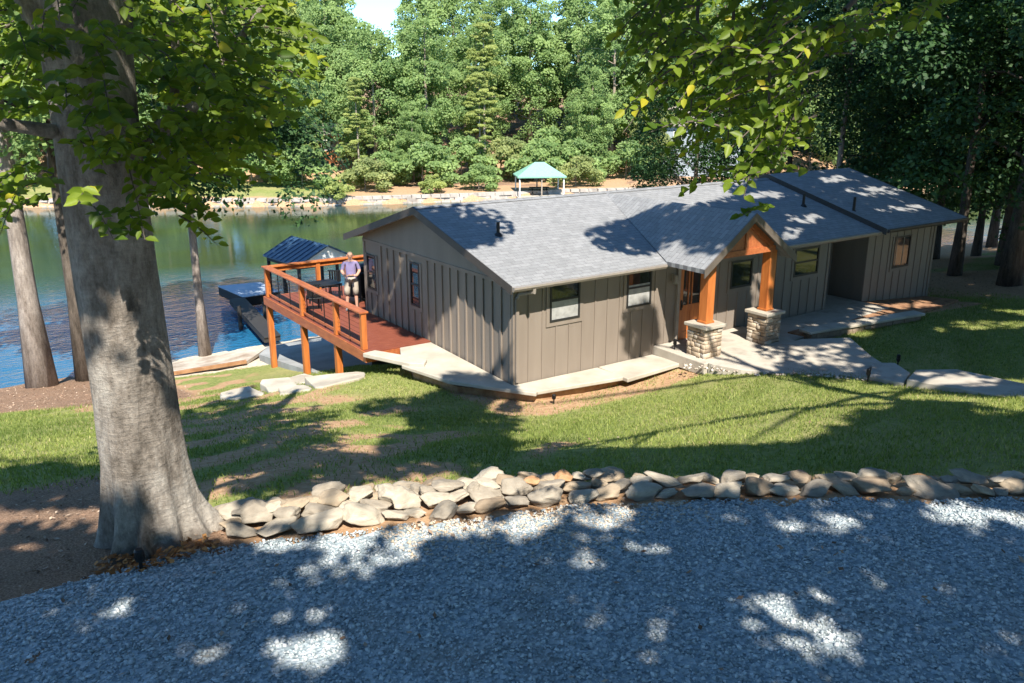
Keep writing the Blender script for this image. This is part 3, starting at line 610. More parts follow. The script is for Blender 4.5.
slab('planting_bed', [(10.2,-1.48),(14.2,-2.1),(18.4,-1.2),(18.4,.02),(14.25,.02),(14.25,-1.15)], [.0,.0,-.3,-.4,-.05,.0], .5, bedm, kind='structure', bevel=0)
lw = thing('low_wall', 'low stone wall with pale cap beside the walkway to the far wing', 'wall', (11.2,-2.0,0))
cm = Matrix.Translation((-11.2,2.0,0))
w0, w1 = Vector((9.0,-1.78,0)), Vector((13.55,-2.42,0)); dd = (w1-w0).normalized(); nn = Vector((-dd.y,dd.x,0))
def wp(t, s, z): q = w0+dd*t+nn*s; return (q.x-11.2, q.y+2.0, z)
Lw = (w1-w0).length
m = MB(); rs2 = random.Random(4); V=[]
mbw = MB(); z = -.45
while z < .12:
    t = 0; hh = .11
    while t < Lw:
        e = min(t+rs2.uniform(.2,.5), Lw); o = rs2.uniform(0,.02)
        P = [wp(t+.008,-.15-o,z),wp(e-.008,-.15-o,z),wp(e-.008,.15+o,z),wp(t+.008,.15+o,z)]; mbw.prism([(q[0],q[1]) for q in P], z, z+hh-.008); t = e
    z += hh
mbw.build('wall_body', M['stone'], lw)
cp = MB(); P = [wp(-.1,-.22,0),wp(Lw+.1,-.22,0),wp(Lw+.1,.22,0),wp(-.1,.22,0)]; cp.prism([(q[0],q[1]) for q in P], .125, .205); cp.build('wall_cap', M['flagstone'], lw, bevel=.015)
rng = np.random.default_rng(21)
n = 900; px = rng.uniform(3.9,6.9,n); py = rng.uniform(-5.3,-1.6,n); dl = (py+2.1+ (px-4.4)*1.15); k = (abs(dl+.25-.35*(px<5)) < .30); px, py = px[k], py[k]
M['pebble'] = tintmat('pale_pebble', [(0,(.22,.17,.13)),(.3,(.36,.31,.26)),(1,(.58,.54,.48))], .8)
tag(pebbles('pebbles', np.c_[px,py,np.maximum(terrain(px,py)+.03,.0)], rng.uniform(.05,.13,len(px)), rng, M['pebble'], .7), 'pale pebble edging between the porch walk and the lawn', 'pebbles', kind='stuff')

# ---------------------------------------------------------------- the deck
deck = thing('deck', 'red stained timber deck on tall orange posts at the lake side of the house', 'deck', (-1,8,0))
def DL(x,y,z): return (x+1,y-8,z)
def dbox(mb, lo, hi): mb.box(DL(*lo), DL(*hi))
fl = MB(); y = 4.0
while y < 12.0:
    x1 = -.04 if y < HW+.03 else 5.0
    dbox(fl, (-2.02,y,-.035),(x1,y+.137,0.0)); y += .143
fl.build('deck_boards', M['deckwood'], deck)
bm_ = MB(); dbox(bm_,(-2.06,3.96,-.27),(-2.021,12.06,.012)); dbox(bm_,(-2.02,3.955,-.27),(-.06,3.995,-.036)); dbox(bm_,(-2.02,12.04,-.27),(5,12.08,.0)); bm_.build('rim_board', M['railwood'], deck)
bm_ = MB()
for x in (-1.9,-1.2,-.5): dbox(bm_,(x,4.0,-.25),(x+.05,12.02,-.037))
for x in (.3,1.2,2.1,3.0,4.0,4.9): dbox(bm_,(x,HW+.1,-.25),(x+.05,12.02,-.037))
bm_.build('joist', M['deckbeam'], deck)
PY = (4.33,6.13,8.75,11.9)
for y in PY:
    p = MB(); dbox(p,(-2.0,y-.075,.004),(-1.85,y+.075,1.02)); p.build('rail_post', M['cedar'], deck, bevel=.008)
for y in PY[1:]:
    p = MB(); zb = float(terrain(-1.95,y)[0])-.2; dbox(p,(-2.02,y-.09,zb),(-1.84,y+.09,-.272)); p.build('leg', M['cedar'] if y > 7 else M['cedar'], deck, bevel=.008)
for x in (1.2,4.8):
    p = MB(); zb = float(terrain(x,11.8)[0])-.2; dbox(p,(x-.09,11.78,zb),(x+.09,11.96,-.272)); p.build('leg', M['deckbeam'], deck)
for x in (-.1,1.0,2.6,4.9):
    p = MB(); dbox(p,(x-.07,11.83,.004),(x+.07,11.97,1.02)); p.build('rail_post', M['cedar'], deck, bevel=.008)
rl = MB(); dbox(rl,(-2.06,4.22,1.021),(-1.80,12.04,1.07)); rl.build('top_rail', M['railwood'], deck, bevel=.008)
rl = MB(); dbox(rl,(-1.79,11.78,1.021),(5.0,12.04,1.07)); dbox(rl,(-1.84,11.87,.86),(4.9,11.91,1.0)); rl.build('top_rail', M['cedar'], deck, bevel=.008)
for a, b in zip(PY[:-1], PY[1:]):
    r_ = MB(); dbox(r_,(-1.945,a+.08,.09),(-1.905,b-.08,.15)); r_.build('bottom_rail', M['railwood'], deck)
    c = MB()
    for z in (.27,.40,.53,.66,.79,.91): c.tube([DL(-1.925,a+.07,z),DL(-1.925,b-.07,z)], .004, 4, False)
    c.build('cable', M['black'], deck)
    nb = max(1, round((b-a)/1.3)-0)
    for k in range(nb):
        y = a+(b-a)*(k+1)/(nb+1); p = MB(); p.box(DL(-1.938,y-.012,.01), DL(-1.914,y+.012,1.02)); p.build('baluster', M['black'], deck)
c = MB()
for z in (.25,.38,.51,.64,.77): c.tube([DL(-1.9,11.9,z),DL(4.9,11.9,z)], .004, 4, False)
c.build('cable', M['black'], deck)
# the slab and stones below the deck
slab('patio', [(-1.6,6.2),(-1.9,13.6),(-1.2,14.6),(6,14.6),(6,8.3),(.3,8.3),(.3,6.2)], [-1.60,-2.5,-2.55,-2.55,-2.1,-2.0,-1.60], .3, M['patio'], kind='structure', bevel=0)
slab('shore_path', [(-4.9,13.7),(-2.5,13.3),(-1.2,14.7),(3,15.1),(3,16.9),(-1.0,16.4),(-4.4,16.6)], [-2.66,-2.6,-2.6,-2.62,-3.12,-3.1,-3.15], .12, mottled('pale_sand_path', (.24,.18,.13), (.50,.45,.38), 1.1, .9, .4), kind='structure', bevel=0)
tb = MB(); tb.bar((-5.2,13.5,-2.62),(-2.5,13.2,-2.56),.12,.12); tag(tb.build('timber_edging', M['timber'], bevel=.01), 'brown timber edging along the pale lakeside path', 'edging')
FS = [((-1.98,4.25),(-2.4,3.35),(-3.7,3.4),(-3.5,4.9),-.5,'broad pale flat stone beside the nearest deck post'),
      ((-3.75,3.5),(-3.6,4.7),(-4.2,4.9),(-4.5,3.9),-.65,'pale flat stone second from the deck in the lawn edge'),
      ((-3.6,5.0),(-3.5,6.1),(-4.3,6.2),(-4.4,5.0),-.85,'grey shaded flat stone halfway between the deck and the big tree'),
      ((-4.5,4.9),(-4.6,6.3),(-5.5,6.0),(-5.3,4.8),-.95,'dark shaded flat stone farthest from the deck'),
      ((-2.5,5.75),(-2.8,6.9),(-3.6,6.5),(-3.3,5.5),-1.1,'tan tilted flat stone below the orange deck leg')]
for a, b, c_, d_, z, lab in FS:
    P = [a,b,c_,d_]; P2 = []
    for i in range(4):
        q, q2 = Vector(P[i]), Vector(P[(i+1)%4]); P2 += [q.lerp(q2,.12), q.lerp(q2,.5)+Vector((random.Random(i).uniform(-.05,.05),.03)), q.lerp(q2,.88)]
    zt = [max(float(terrain(q.x,q.y)[0])+.06, z-.14+.03*(i_%3)) for i_, q in enumerate(P2)]
    slab('flat_stone', [(q.x,q.y) for q in P2], zt, .5, M['flagstone'], lab, 'stone', bevel=.03)
# table and two chairs on the deck
t = thing('patio_table', 'black patio table on the red deck behind the railing', 'table', (-.75,9.8,0))
p = MB(); p.box((-.45,-.45,.69),(.45,.45,.73)); p.build('tabletop', M['black'], t, bevel=.01)
for a,b in ((-1,-1),(1,-1),(1,1),(-1,1)):
    p = MB(); p.box((a*.38-.02,b*.38-.02,0.002),(a*.38+.02,b*.38+.02,.689)); p.build('leg', M['black'], t)
for (x,y,rz,lab) in ((-1.35,9.25,1.2,'black patio chair between the railing and the patio table'),(-.1,10.55,-2.2,'black patio chair at the far side of the patio table')):
    t = thing('patio_chair', lab, 'chair', (x,y,0), rz)
    p = MB(); p.box((-.24,-.24,.41),(.24,.24,.45)); p.build('seat', M['black'], t, bevel=.01)
    p = MB()
    for k in range(5): p.box((-.25,-.2+k*.085,.5),(-.225,-.14+k*.085,.88))
    p.box((-.26,-.24,.86),(-.22,.24,.9)); p.build('backrest', M['black'], t)
    for a,b in ((-1,-1),(1,-1),(1,1),(-1,1)):
        p = MB(); p.box((a*.22-.015,b*.22-.015,.002),(a*.22+.015,b*.22+.015,.41)); p.build('leg', M['black'], t)
t = thing('covered_grill', 'tall black covered grill standing behind the man at the house corner', 'grill', (.62,9.75,0), .3)
p = MB(); p.prism([(-.38,-.3),(.38,-.3),(.38,.3),(-.38,.3)], .1, 1.0); p.build('cover', M['black'], t, bevel=.06)
p = MB(); p.tube([(-.36,0,1.0),(.36,0,1.0)], .24, 12); p.build('hood', M['black'], t)
for a in (-1,1):
    p = MB(); p.tube([(a*.3,-.25,.07),(a*.3,-.2,.07)], .068, 10); p.build('wheel', M['black'], t)

# ---------------------------------------------------------------- boathouse and dock on the lake
bh = thing('boathouse', 'open boathouse with blue metal gable roof standing in the lake', 'boathouse', (4.3,24.3,LAKE_Z))
rA, rB = Vector((4.0,25.2,0)), Vector((4.35,21.9,0))      # ridge ends
ax = (rB-rA).normalized(); sd = Vector((ax.y,-ax.x,0)); 
if sd.x > 0: sd = -sd
zr, ze, hw = -.22-LAKE_Z, -1.02-LAKE_Z, 1.62
o0 = Vector((4.3,24.3,0))
def BP(t, s, z): q = rA+ax*t+sd*s-o0; return (q.x,q.y,z)
LB = (rB-rA).length
m = MB()
for s in (1,-1):
    T = [BP(-.2,0,zr),BP(LB+.2,0,zr),BP(LB+.2,s*hw,ze),BP(-.2,s*hw,ze)]; B_ = [(a,b,c-.05) for a,b,c in T]
    m.add(T+B_, [(0,1,2,3),(7,6,5,4),(0,4,5,1),(1,5,6,2),(2,6,7,3),(3,7,4,0)])
    for k in range(9):
        tt = -.2+k*(LB+.4)/8; m.bar(BP(tt,s*.01,zr+.012), BP(tt,s*hw,ze+.012), .03, .03)
m.build('roof', M['bluemetal'], bh)
for t_ in (0.02, LB-.02):
    m = MB(); P = [BP(t_,-hw*.93,ze+.0),BP(t_,hw*.93,ze+.0),BP(t_,0,zr-.06)]; Q = [BP(t_+.03,-hw*.93,ze),BP(t_+.03,hw*.93,ze),BP(t_+.03,0,zr-.06)]
    m.add(P+Q, [(0,1,2),(5,4,3),(0,3,4,1),(1,4,5,2),(2,5,3,0)]); m.build('gable_panel', M['white'], bh)
m = MB()
for s in (1,-1): m.bar(BP(0,s*hw*.9,ze-.12),BP(LB,s*hw*.9,ze-.12),.14,.2)
for tt in (0,LB): m.bar(BP(tt,-hw*.9,ze-.1),BP(tt,hw*.9,ze-.1),.14,.2)
m.build('beam', M['darkwood'], bh)
for tt in (.05,LB/2,LB-.05):
    for s in (1,-1):
        m = MB(); m.tube([BP(tt,s*hw*.9,-1.2),BP(tt,s*hw*.9,ze-.1)], .085, 8); m.build('post', M['darkwood'], bh)
def dockthing(name, label, cat, poly, zt, th, mat, piles):
    cx = sum(q[0] for q in poly)/len(poly); cy = sum(q[1] for q in poly)/len(poly)
    d = thing(name, label, cat, (cx,cy,LAKE_Z)); m = MB(); m.prism([(a-cx,b-cy) for a,b in poly], zt-LAKE_Z-.04, zt-LAKE_Z); m.build('dock_boards', mat, d)
    m = MB(); m.prism([((a-cx)*.985,(b-cy)*.985) for a,b in poly], zt-LAKE_Z-th, zt-LAKE_Z-.042); m.build('float', M['darkwood'], d)
    for a,b in piles:
        m = MB(); m.tube([(a-cx,b-cy,-1.3),(a-cx,b-cy,zt-LAKE_Z+.55)], .09, 8); m.build('pile', M['darkwood'], d)
dockthing('floating_dock', 'pale blue grey floating dock left of the blue boathouse', 'dock', [(.85,28.3),(1.15,25.0),(3.1,25.2),(3.0,28.0)], -2.95, .5, M['dockdeck'], [(3.2,24.6)])
dockthing('gangway', 'dark gangway leading from the shore to the floating dock', 'dock', [(.4,24.9),(1.15,24.9),(.2,17.2),(-.5,17.2)], -2.93, .25, M['darkwood'], [(-.3,21),(.85,21)])  # dark boards carry the shade and reflection of dock and gangway in their colour
SHADE = [(-7.36, -10.51, 2.03, 6.73, -4.9, 0.12, -1.07, -1.53, 0.05, 1.05),
 (-2.72, -10.57, 1.96, 2.29, -1.59, 0.0, -0.4, -0.27, 0.04, 0.9),
 (-1.83, -9.17, 1.71, 3.64, -2.89, 0.13, -0.74, -0.57, 0.17, 1.5),
 (-1.87, -0.89, -0.28, 0.97, -0.39, -0.09, -1.61, -2.6, 0.65, 1.5),
 (-2.94, 0.31, -0.23, 0.87, -0.28, -0.1, -0.4, -0.79, 0.14, 0.6),
 (-7.4, -5.37, 1.55, 1.52, -1.44, 0.15, -0.45, -1.22, 0.28, 0.7),
 (-4.46, -4.34, 0.93, 0.82, -0.46, -0.04, -0.99, -1.7, 0.59, 1.5),
 (-6.93, -0.61, 0.47, 0.63, -0.78, 0.11, -1.83, -6.37, 1.62, 0.3),
 (1.7, -9.71, 1.48, 1.32, -1.08, 0.05, -2.74, -1.41, 0.54, 1.3),
 (11.42, -4.9, 0.11, 1.57, -1.75, 0.16, -4.94, -2.59, 0.27, 1.7),
 (22.27, -0.39, -0.52, 1.34, -1.96, 0.19, -5.52, -2.71, 0.32, 1.2),
 (-10.4, -2.95, 1.27, 0.93, -1.15, 0.2, -0.12, -1.49, 0.33, 0.9),
 (-10.74, -6.77, 1.93, 0.77, -0.62, 0.04, -0.13, -1.31, 0.15, 0.9),
 (0.17, 2.75, 3.38, 1.24, -0.26, -0.07, -0.63, -1.02, -0.29, 0.9),
 (5.08, 1.04, 2.89, 1.44, -0.32, -0.09, -0.72, -0.78, -0.22, 0.9),
 (6.23, -0.14, 2.55, 0.63, -0.15, -0.04, -0.65, -0.62, -0.18, 0.9),
 (9.01, 1.74, 3.09, 1.49, -0.29, -0.08, -0.84, -0.77, -0.22, 0.5),
 (15.21, 1.4, 2.99, 5.3, -0.97, -0.28, -3.91, -2.74, -0.78, 1.0),
 (10.92, 0.0, 0.95, 3.14, 0.0, -0.4, 0.22, 0.0, -1.46, 1.4),
 (16.74, 0.0, 0.94, 4.82, 0.0, -0.54, 0.42, 0.0, -1.83, 1.3),
 (6.41, -0.0, 1.38, 0.9, 0.0, -0.12, 0.08, 0.0, -0.87, 0.6),
 (8.12, -3.02, -0.07, 1.11, -1.07, 0.07, -2.02, -1.43, 0.1, 0.45),
 (10.53, -0.42, -0.19, 1.21, -1.29, 0.1, -2.53, -1.88, 0.15, 0.7),
 (0.0, 5.84, 1.12, 0.0, -2.59, 0.48, 0.0, 0.11, -1.38, 0.5),
 (0.0, 11.32, -0.98, 0.0, -4.64, 1.01, 0.0, 0.17, -1.13, 0.25),
 (4.16, 0.0, 0.57, 0.59, 0.0, -0.09, 0.04, -0.0, -0.62, 0.8),
 (-9.82, -7.4, 6.06, 0.35, 0.0, -0.01, -0.08, 0.0, -0.64, 1.6)]
SUNLIT = [(-0.35, 8.6, 0.98, 0.68, 0.0, -0.08, -0.07, 0.0, -1.16, 0.97),
 (7.96, -6.73, 0.19, 0.96, -1.1, 0.12, -0.59, -0.31, 0.06, 0.9),
 (7.97, -3.28, -0.06, 0.84, -0.77, 0.05, -0.78, -0.55, 0.03, 0.88),
 (-10.42, -8.04, 2.01, 0.39, -0.27, 0.0, -0.09, -0.58, 0.03, 0.84),
 (-7.99, -8.75, 1.99, 0.63, -0.45, 0.01, -0.18, -0.39, 0.02, 0.84),
 (-8.99, -10.01, 2.04, 0.42, -0.3, 0.01, -0.11, -0.26, 0.01, 0.83),
 (-5.68, -9.89, 2.02, 0.49, -0.35, 0.01, -0.46, -0.53, 0.03, 0.85),
 (-6.3, -11.42, 2.03, 0.3, -0.22, 0.01, -0.38, -0.38, 0.0, 0.84),
 (-5.31, -12.08, 2.05, 0.39, -0.28, 0.01, -0.53, -0.4, 0.0, 0.84),
 (-5.79, -9.21, 1.98, 0.64, -0.47, 0.01, -0.16, -0.2, 0.01, 0.86),
 (-10.7, -6.27, 1.87, 0.43, -0.36, 0.03, -0.03, -0.26, 0.03, 1),
 (-7.72, -7.49, 1.9, 1.59, -1.27, 0.07, -0.4, -0.92, 0.13, 0.95),
 (-9.6, -7.4, 3.7, 0.65, 0.0, -0.14, -0.17, 0.0, -1.45, 0.97),
 (-2.36, -10.32, 1.91, 2.05, -1.45, 0.01, -0.3, -0.21, 0.04, 0.82),
 (14.51, -4.45, 0.09, 0.99, -0.95, 0.06, -0.75, -0.36, 0.04, 1),
 (13.2, -3.81, 0.06, 0.48, -0.48, 0.03, -0.5, -0.27, 0.02, 1),
 (1.03, -3.38, -0.04, 1.6, -3.1, 0.63, -2.2, -2.3, 0.66, 1),
 (-9.68, 1.73, 0.12, 1.06, -1.67, 0.32, -0.24, -2.39, 0.59, 1),
 (12.08, 0.9, 2.85, 0.81, -0.16, -0.05, -0.42, -0.32, -0.09, 1),
 (17.45, 2.03, 3.17, 1.3, -0.22, -0.06, -0.58, -0.39, -0.11, 1),
 (10.07, 0.09, 2.62, 0.74, -0.16, -0.05, -0.57, -0.46, -0.13, 1),
 (16.73, 3.33, 3.54, 0.81, -0.12, -0.03, -0.46, -0.33, -0.1, 1),
 (12.39, 2.79, 3.39, 0.86, -0.15, -0.04, -0.36, -0.3, -0.08, 1),
 (17.05, 0.43, 2.72, 1.19, -0.23, -0.06, -0.44, -0.27, -0.08, 1),
 (4.47, -9.2, 1.09, 0.67, -0.39, -0.02, -0.71, -0.32, 0.16, 0.8),
 (7.07, -6.51, 0.21, 1.08, -0.79, 0.01, -0.51, -0.28, 0.09, 1),
 (9.01, 0.0, 1.04, 0.46, 0.0, -0.06, 0.1, 0.0, -0.78, 1),
 (7.41, 0.0, 0.41, 0.43, 0.0, -0.06, 0.06, 0.0, -0.55, 1)]
# ---------------------------------------------------------------- leaves, crowns and trees
def unit(v): return v/np.maximum(np.linalg.norm(v, axis=-1, keepdims=True), 1e-9)
def leaf_quads(P, Nn, size, rng, six=False, T=None):
    n = len(P); Nn = unit(Nn)
    if T is None: T = rng.normal(0,1,(n,3))
    T = unit(T - (T*Nn).sum(1,keepdims=True)*Nn); B = np.cross(Nn, T); s = (size*rng.uniform(.7,1.3,n))[:,None]
    if not six:
        V = np.stack([P-T*s*.5, P+B*s*.34+Nn*s*.06, P+T*s*.5, P-B*s*.34+Nn*s*.06], 1)
        F = np.arange(4*n).reshape(-1,4); k = 4
    else:
        f = .10; V = np.stack([P-T*s*.5, P-T*s*.22+B*s*.27+Nn*s*f, P+T*s*.16+B*s*.25+Nn*s*f, P+T*s*.55-Nn*s*.1, P+T*s*.16-B*s*.25+Nn*s*f, P-T*s*.22-B*s*.27+Nn*s*f], 1)
        b = 6*np.arange(n)[:,None]; F = np.concatenate([b+np.array([[0,1,2,3]]), b+np.array([[0,3,4,5]])], 0); k = 6
    return V.reshape(-1,3), F, k
def clump_leaves(Cn, Rn, per, size, rng, flat=.6, spread=.7, sunny=False):
    n = len(Cn); u = unit(rng.normal(0,1,(n,per,3))); u[:,:,2] = np.abs(u[:,:,2])*np.where(rng.uniform(0,1,(n,per)) < .22, -1, 1)
    r = rng.uniform(.35,1.0,(n,per,1))**.4*Rn[:,None,None]; P = Cn[:,None]+u*r*np.array([1,1,flat])
    Nn = (u*.38+np.array([-.30,-.78,.78]) if sunny else u*.6+np.array([-.12,-.3,.6]))+rng.normal(0,spread,(n,per,3))
    ct = rng.uniform(.1,.8,n)[:,None]+rng.normal(0,.16,(n,per))
    return P.reshape(-1,3), Nn.reshape(-1,3), np.clip(ct,0,1).ravel()
def crown_data(seed, H, Rx, zb, ncl, per, leaf, style='broad', spread=.45, sunny=False):
    rng = np.random.default_rng(seed); c = []
    zc = (H+zb)/2; rz = (H-zb)/2
    if style == 'broad':
        u = unit(rng.normal(0,1,(ncl,3))); rad = rng.uniform(.45,1.0,(ncl,1))**.55
        lob = 1+.22*np.sin(np.arctan2(u[:,1],u[:,0])*3+seed)+.15*np.sin(u[:,2]*6+seed*2)
        c = u*rad*lob[:,None]*np.array([Rx,Rx,rz]); c[:,2] += zc
        taper = np.clip(1.15-.45*(c[:,2]-zb)/(H-zb), .5, 1.2); c[:,:2] *= taper[:,None]
        cr = rng.uniform(.10,.24,ncl)*Rx*1.3; flat = .8
    elif style == 'pine':
        z = zb+(H-zb)*rng.uniform(0,1,ncl)**.8; a = rng.uniform(0,6.28,ncl); r = Rx*(1-.75*((z-zb)/(H-zb))**1.2)*rng.uniform(.3,1.05,ncl)
        c = np.c_[np.cos(a)*r, np.sin(a)*r, z]; cr = rng.uniform(.14,.24,ncl)*Rx*1.25; flat = .38
    else:
        u = unit(rng.normal(0,1,(ncl,3))); u[:,2] = np.abs(u[:,2]); c = u*rng.uniform(.4,1,(ncl,1))**.5*np.array([Rx,Rx,H*.8]); c[:,2] += H*.12; cr = rng.uniform(.2,.34,ncl)*Rx; flat = .7
    P, Nn, t = clump_leaves(c, cr, per, leaf, rng, flat, spread, sunny)
    V, F, k = leaf_quads(P, Nn, np.full(len(P), leaf), rng)
    return npmesh('crown', V, F, None, np.repeat(t, k)), c
def trunk_mesh(seed, H, r0, limbs, lean=0.0, flare=1.5, n=9):
    rr = random.Random(seed); mb = MB(); pts = []; rad = []
    for i in range(7):
        f = i/6; pts.append((lean*f*H+rr.uniform(-.05,.05)*H*.12*f, rr.uniform(-.05,.05)*H*.12*f, -.5 if i == 0 else f*H)); rad.append(r0*(flare if i == 0 else 1.0)*(1-.78*f))
    mb.tube(pts, rad, n)
    for c in limbs:
        zc = max(H*.18, min(c[2]-.25*math.hypot(c[0],c[1]), H*.92)); f = zc/H; b = Vector((lean*f*H, 0, zc)); e = Vector(c); m = b.lerp(e,.5)+Vector((0,0,.12*(e-b).length)); r = r0*.32*(1-.6*f)
        mb.tube([b, m, e], [r, r*.7, r*.25], 5, False)
    return mb
def proto(seed, H, Rx, zb, ncl, per, leaf, style, r0, bark, nl=10, lean=0.0):
    me, c = crown_data(seed, H, Rx, zb, ncl, per, leaf, style, .62 if seed < 200 else .45, seed < 200); rr = random.Random(seed); L = [tuple(c[i]) for i in rr.sample(range(len(c)), min(nl,len(c)))]
    o = trunk_mesh(seed, H*.93, r0, L, lean).build('trunk', bark, None, True); tm = o.data; bpy.data.objects.remove(o); me.materials.append(None); return me, tm
def plant(pr, name, label, cat, loc, rz, sc, leafm, group=None, zs=1.0):
    t = thing(name, label, cat, loc, rz, group); t.scale = (sc,sc,sc*zs); cm_, tm = pr
    a = put(bpy.data.objects.new('crown', cm_), t); a.material_slots[0].link = 'OBJECT'; a.material_slots[0].material = leafm
    if tm: put(bpy.data.objects.new('trunk', tm), t)
    return t
def ordinal(n):
    w = ['zeroth','first','second','third','fourth','fifth','sixth','seventh','eighth','ninth','tenth','eleventh','twelfth','thirteenth','fourteenth','fifteenth','sixteenth','seventeenth','eighteenth','nineteenth']
    if n < 20: return w[n]
    t = {2:'twenti',3:'thirti',4:'forti',5:'fifti',6:'sixti'}[n//10]; return t+'eth' if n % 10 == 0 else t[:-1]+'y-'+w[n%10]
CAMX, CAMY, CAMZ = cam.location
mw = cam.matrix_basis.inverted()
def project(x, y, z):
    q = mw @ Vector((x,y,z)); return (512+840.4*q.x/max(-q.z,.01), 341.5-840.4*q.y/max(-q.z,.01), -q.z)

# ---- the far bank: rows of trees, one object each
FB = [proto(101,20,5.2,1.4,165,160,.29,'broad',.30,M['bark_far']), proto(102,19,4.7,1.0,160,160,.28,'broad',.26,M['bark_far']), proto(103,21,5.0,3.4,160,160,.29,'broad',.30,M['bark_far']),
      proto(104,17,5.4,.6,160,160,.29,'broad',.26,M['bark_far']), proto(105,22,3.6,6.5,80,140,.28,'pine',.24,M['bark_far'],14), proto(106,20,3.3,5.0,80,140,.26,'pine',.22,M['bark_far'],14)]
BUSH = [proto(111,2.2,1.5,0,26,110,.20,'bush',.05,M['bark_far'],5), proto(112,3.2,2.4,0,36,120,.22,'bush',.06,M['bark_far'],5)]
rr = random.Random(77)
rows = [(8.5,5.6,.52,'front'),(13.5,4.6,.84,'second'),(20,4.6,1.0,'third'),(27,4.8,1.08,'fourth'),(35,5.0,1.12,'fifth'),(44,5.4,1.2,'sixth'),(55,6,1.25,'back')]
def shore_hit(az):
    dx, dy = math.cos(az), math.sin(az)
    for k in range(300, 2400):
        t = k*.1; x, y = CAMX+dx*t, CAMY+dy*t
        if y > np.interp(x, FARX, FARY): return x, y, t
    return None
HOMES = [(325,152,7),(697,112,22)]
for (d, sp, sc0, rname) in rows:
    az = 89.0; kk = 0; side = rr.random()
    while az > 19:
        hit = shore_hit(R(az))
        if hit is None: az -= 2; continue
        hx, hy, t = hit; tt = t+d/.82*rr.uniform(.94,1.10); az_ = R(az+rr.uniform(-.6,.6)); x, y = CAMX+math.cos(az_)*tt, CAMY+math.sin(az_)*tt
        z = float(terrain(x,y)[0]); step = sp/t*57.3; az -= step*rr.uniform(.8,1.2)
        px_, py_, dp = project(x, y, z+8)
        if dp > 130: continue
        v = rr.choices(range(6), [3,3,3,2.4,.7,.5])[0]; sc = sc0*rr.uniform(.82,1.12)
        top = [20,19,21,17,22,20][v]*sc
        if 366 < px_ < 424:                                                     # the dip in the tree line where the sky shows
            if d > 24: continue
            sc *= min(1, (CAMZ+tt*.080-z)/top); v = v if v < 4 else 1
        if d < 14 and (505 < px_ < 580 or 180 < px_ < 262): continue   # pavilion, open lawn
        if any(abs(px_-hx_) < hw_ and d < 20 for hx_, hy_, hw_ in HOMES): continue
        if v in (4,5): col, cw = rr.choice([('leaf_yellow','yellow-green'),('leaf_olive','olive green')]); kd, nm = 'feathery pine', 'pine_tree'
        else: col, cw = rr.choices([('leaf_teal','bluish green'),('leaf_green','mid green'),('leaf_yellow','yellow-green'),('leaf_olive','olive green')], [5,3.4,1.0,1.0])[0]; kd, nm = 'broadleaf tree', 'broadleaf_tree'
        kk += 1
        plant(FB[v], nm, '%s %s, %s from the left in the %s row of the far bank' % (cw, kd, ordinal(kk), rname), 'tree', (x,y,z-.1), rr.uniform(-.55,.55), sc, M[col], 'trees on the far bank', rr.uniform(.92,1.08))
for (bx_, by_, k, sc, m, lab) in ((21.6,60.4,0,1.0,'leaf_yellow','round yellow-green bush on top of the far sea wall'),(31.2,58.9,0,.95,'leaf_yellow','bright yellow-green bush on the bare far bank left of the pavilion'),
        (17.2,72.0,1,1.5,'leaf_teal','wide dark bluish green bush shading the far lawn'),(21.5,69.0,1,1.35,'leaf_green','broad green bush right of the far lawn'),(29.0,66.5,1,1.2,'leaf_teal','dark green bush on the bare far slope'),
        (9.5,72.5,1,.8,'leaf_green','small green bush at the left of the far lawn'),(33.2,64.5,1,1.5,'leaf_green','large green bush behind the bright bush on the far slope'),(39.0,66.0,1,1.6,'leaf_teal','large dark bush above the green-roofed pavilion'),(51.0,60.5,1,1.5,'leaf_green','large green bush on the slope right of the pavilion'),(46.2,61.8,1,1.5,'leaf_teal','dark green bush directly above the green pavilion roof'),(49.8,64.8,1,1.7,'leaf_green','big green bush high on the slope behind the pavilion'),(44.0,65.5,1,1.5,'leaf_olive','olive green bush uphill left of the pavilion'),(56.5,58.0,1,1.4,'leaf_teal','wide dark bush farthest right on the far slope'),(26.0,63.5,1,1.1,'leaf_olive','olive bush at the water left of the bare far slope'),(36.5,58.5,1,.9,'leaf_green','green bush just left of the green-roofed pavilion'),(47.0,55.5,1,1.1,'leaf_olive','olive bush right of the green-roofed pavilion')):
    plant(BUSH[k], 'bush', lab, 'bush', (bx_,by_,float(terrain(bx_,by_)[0])-.1), math.sin(bx_*7)*.5, sc, M[m], 'bushes on the far bank')
# pavilion with the pale green roof
gx_, gy_ = 41.2, 54.3; gz = -3.15
t = thing('pavilion', 'open pavilion with pale green hipped roof at the far shore', 'pavilion', (gx_,gy_,gz), R(-28))
m = MB(); hw, hd = 2.5, 1.9
m.add([(-hw,-hd,2.0),(hw,-hd,2.0),(hw,hd,2.0),(-hw,hd,2.0),(-.5,0,3.3),(.5,0,3.3),(-hw,-hd,1.86),(hw,-hd,1.86),(hw,hd,1.86),(-hw,hd,1.86)], [(0,1,5,4),(1,2,5),(2,3,4,5),(3,0,4),(0,6,7,1),(1,7,8,2),(2,8,9,3),(3,9,6,0),(9,8,7,6)])
m.build('roof', M['greenmetal'], t)
for a in (-1,0,1):
    for b in (-1,1):
        m = MB(); m.box((a*(hw-.25)-.06,b*(hd-.25)-.06,-1.5),(a*(hw-.25)+.06,b*(hd-.25)+.06,1.86)); m.build('post', M['white'] if a else M['bark_far'], t)
m = MB(); m.box((-hw,-hd,-.12),(hw,hd,-.01)); m.build('floor', M['concrete'], t)
t2 = thing('picnic_table', 'dark picnic table under the green pavilion roof', 'table', (gx_,gy_,gz), R(-28))
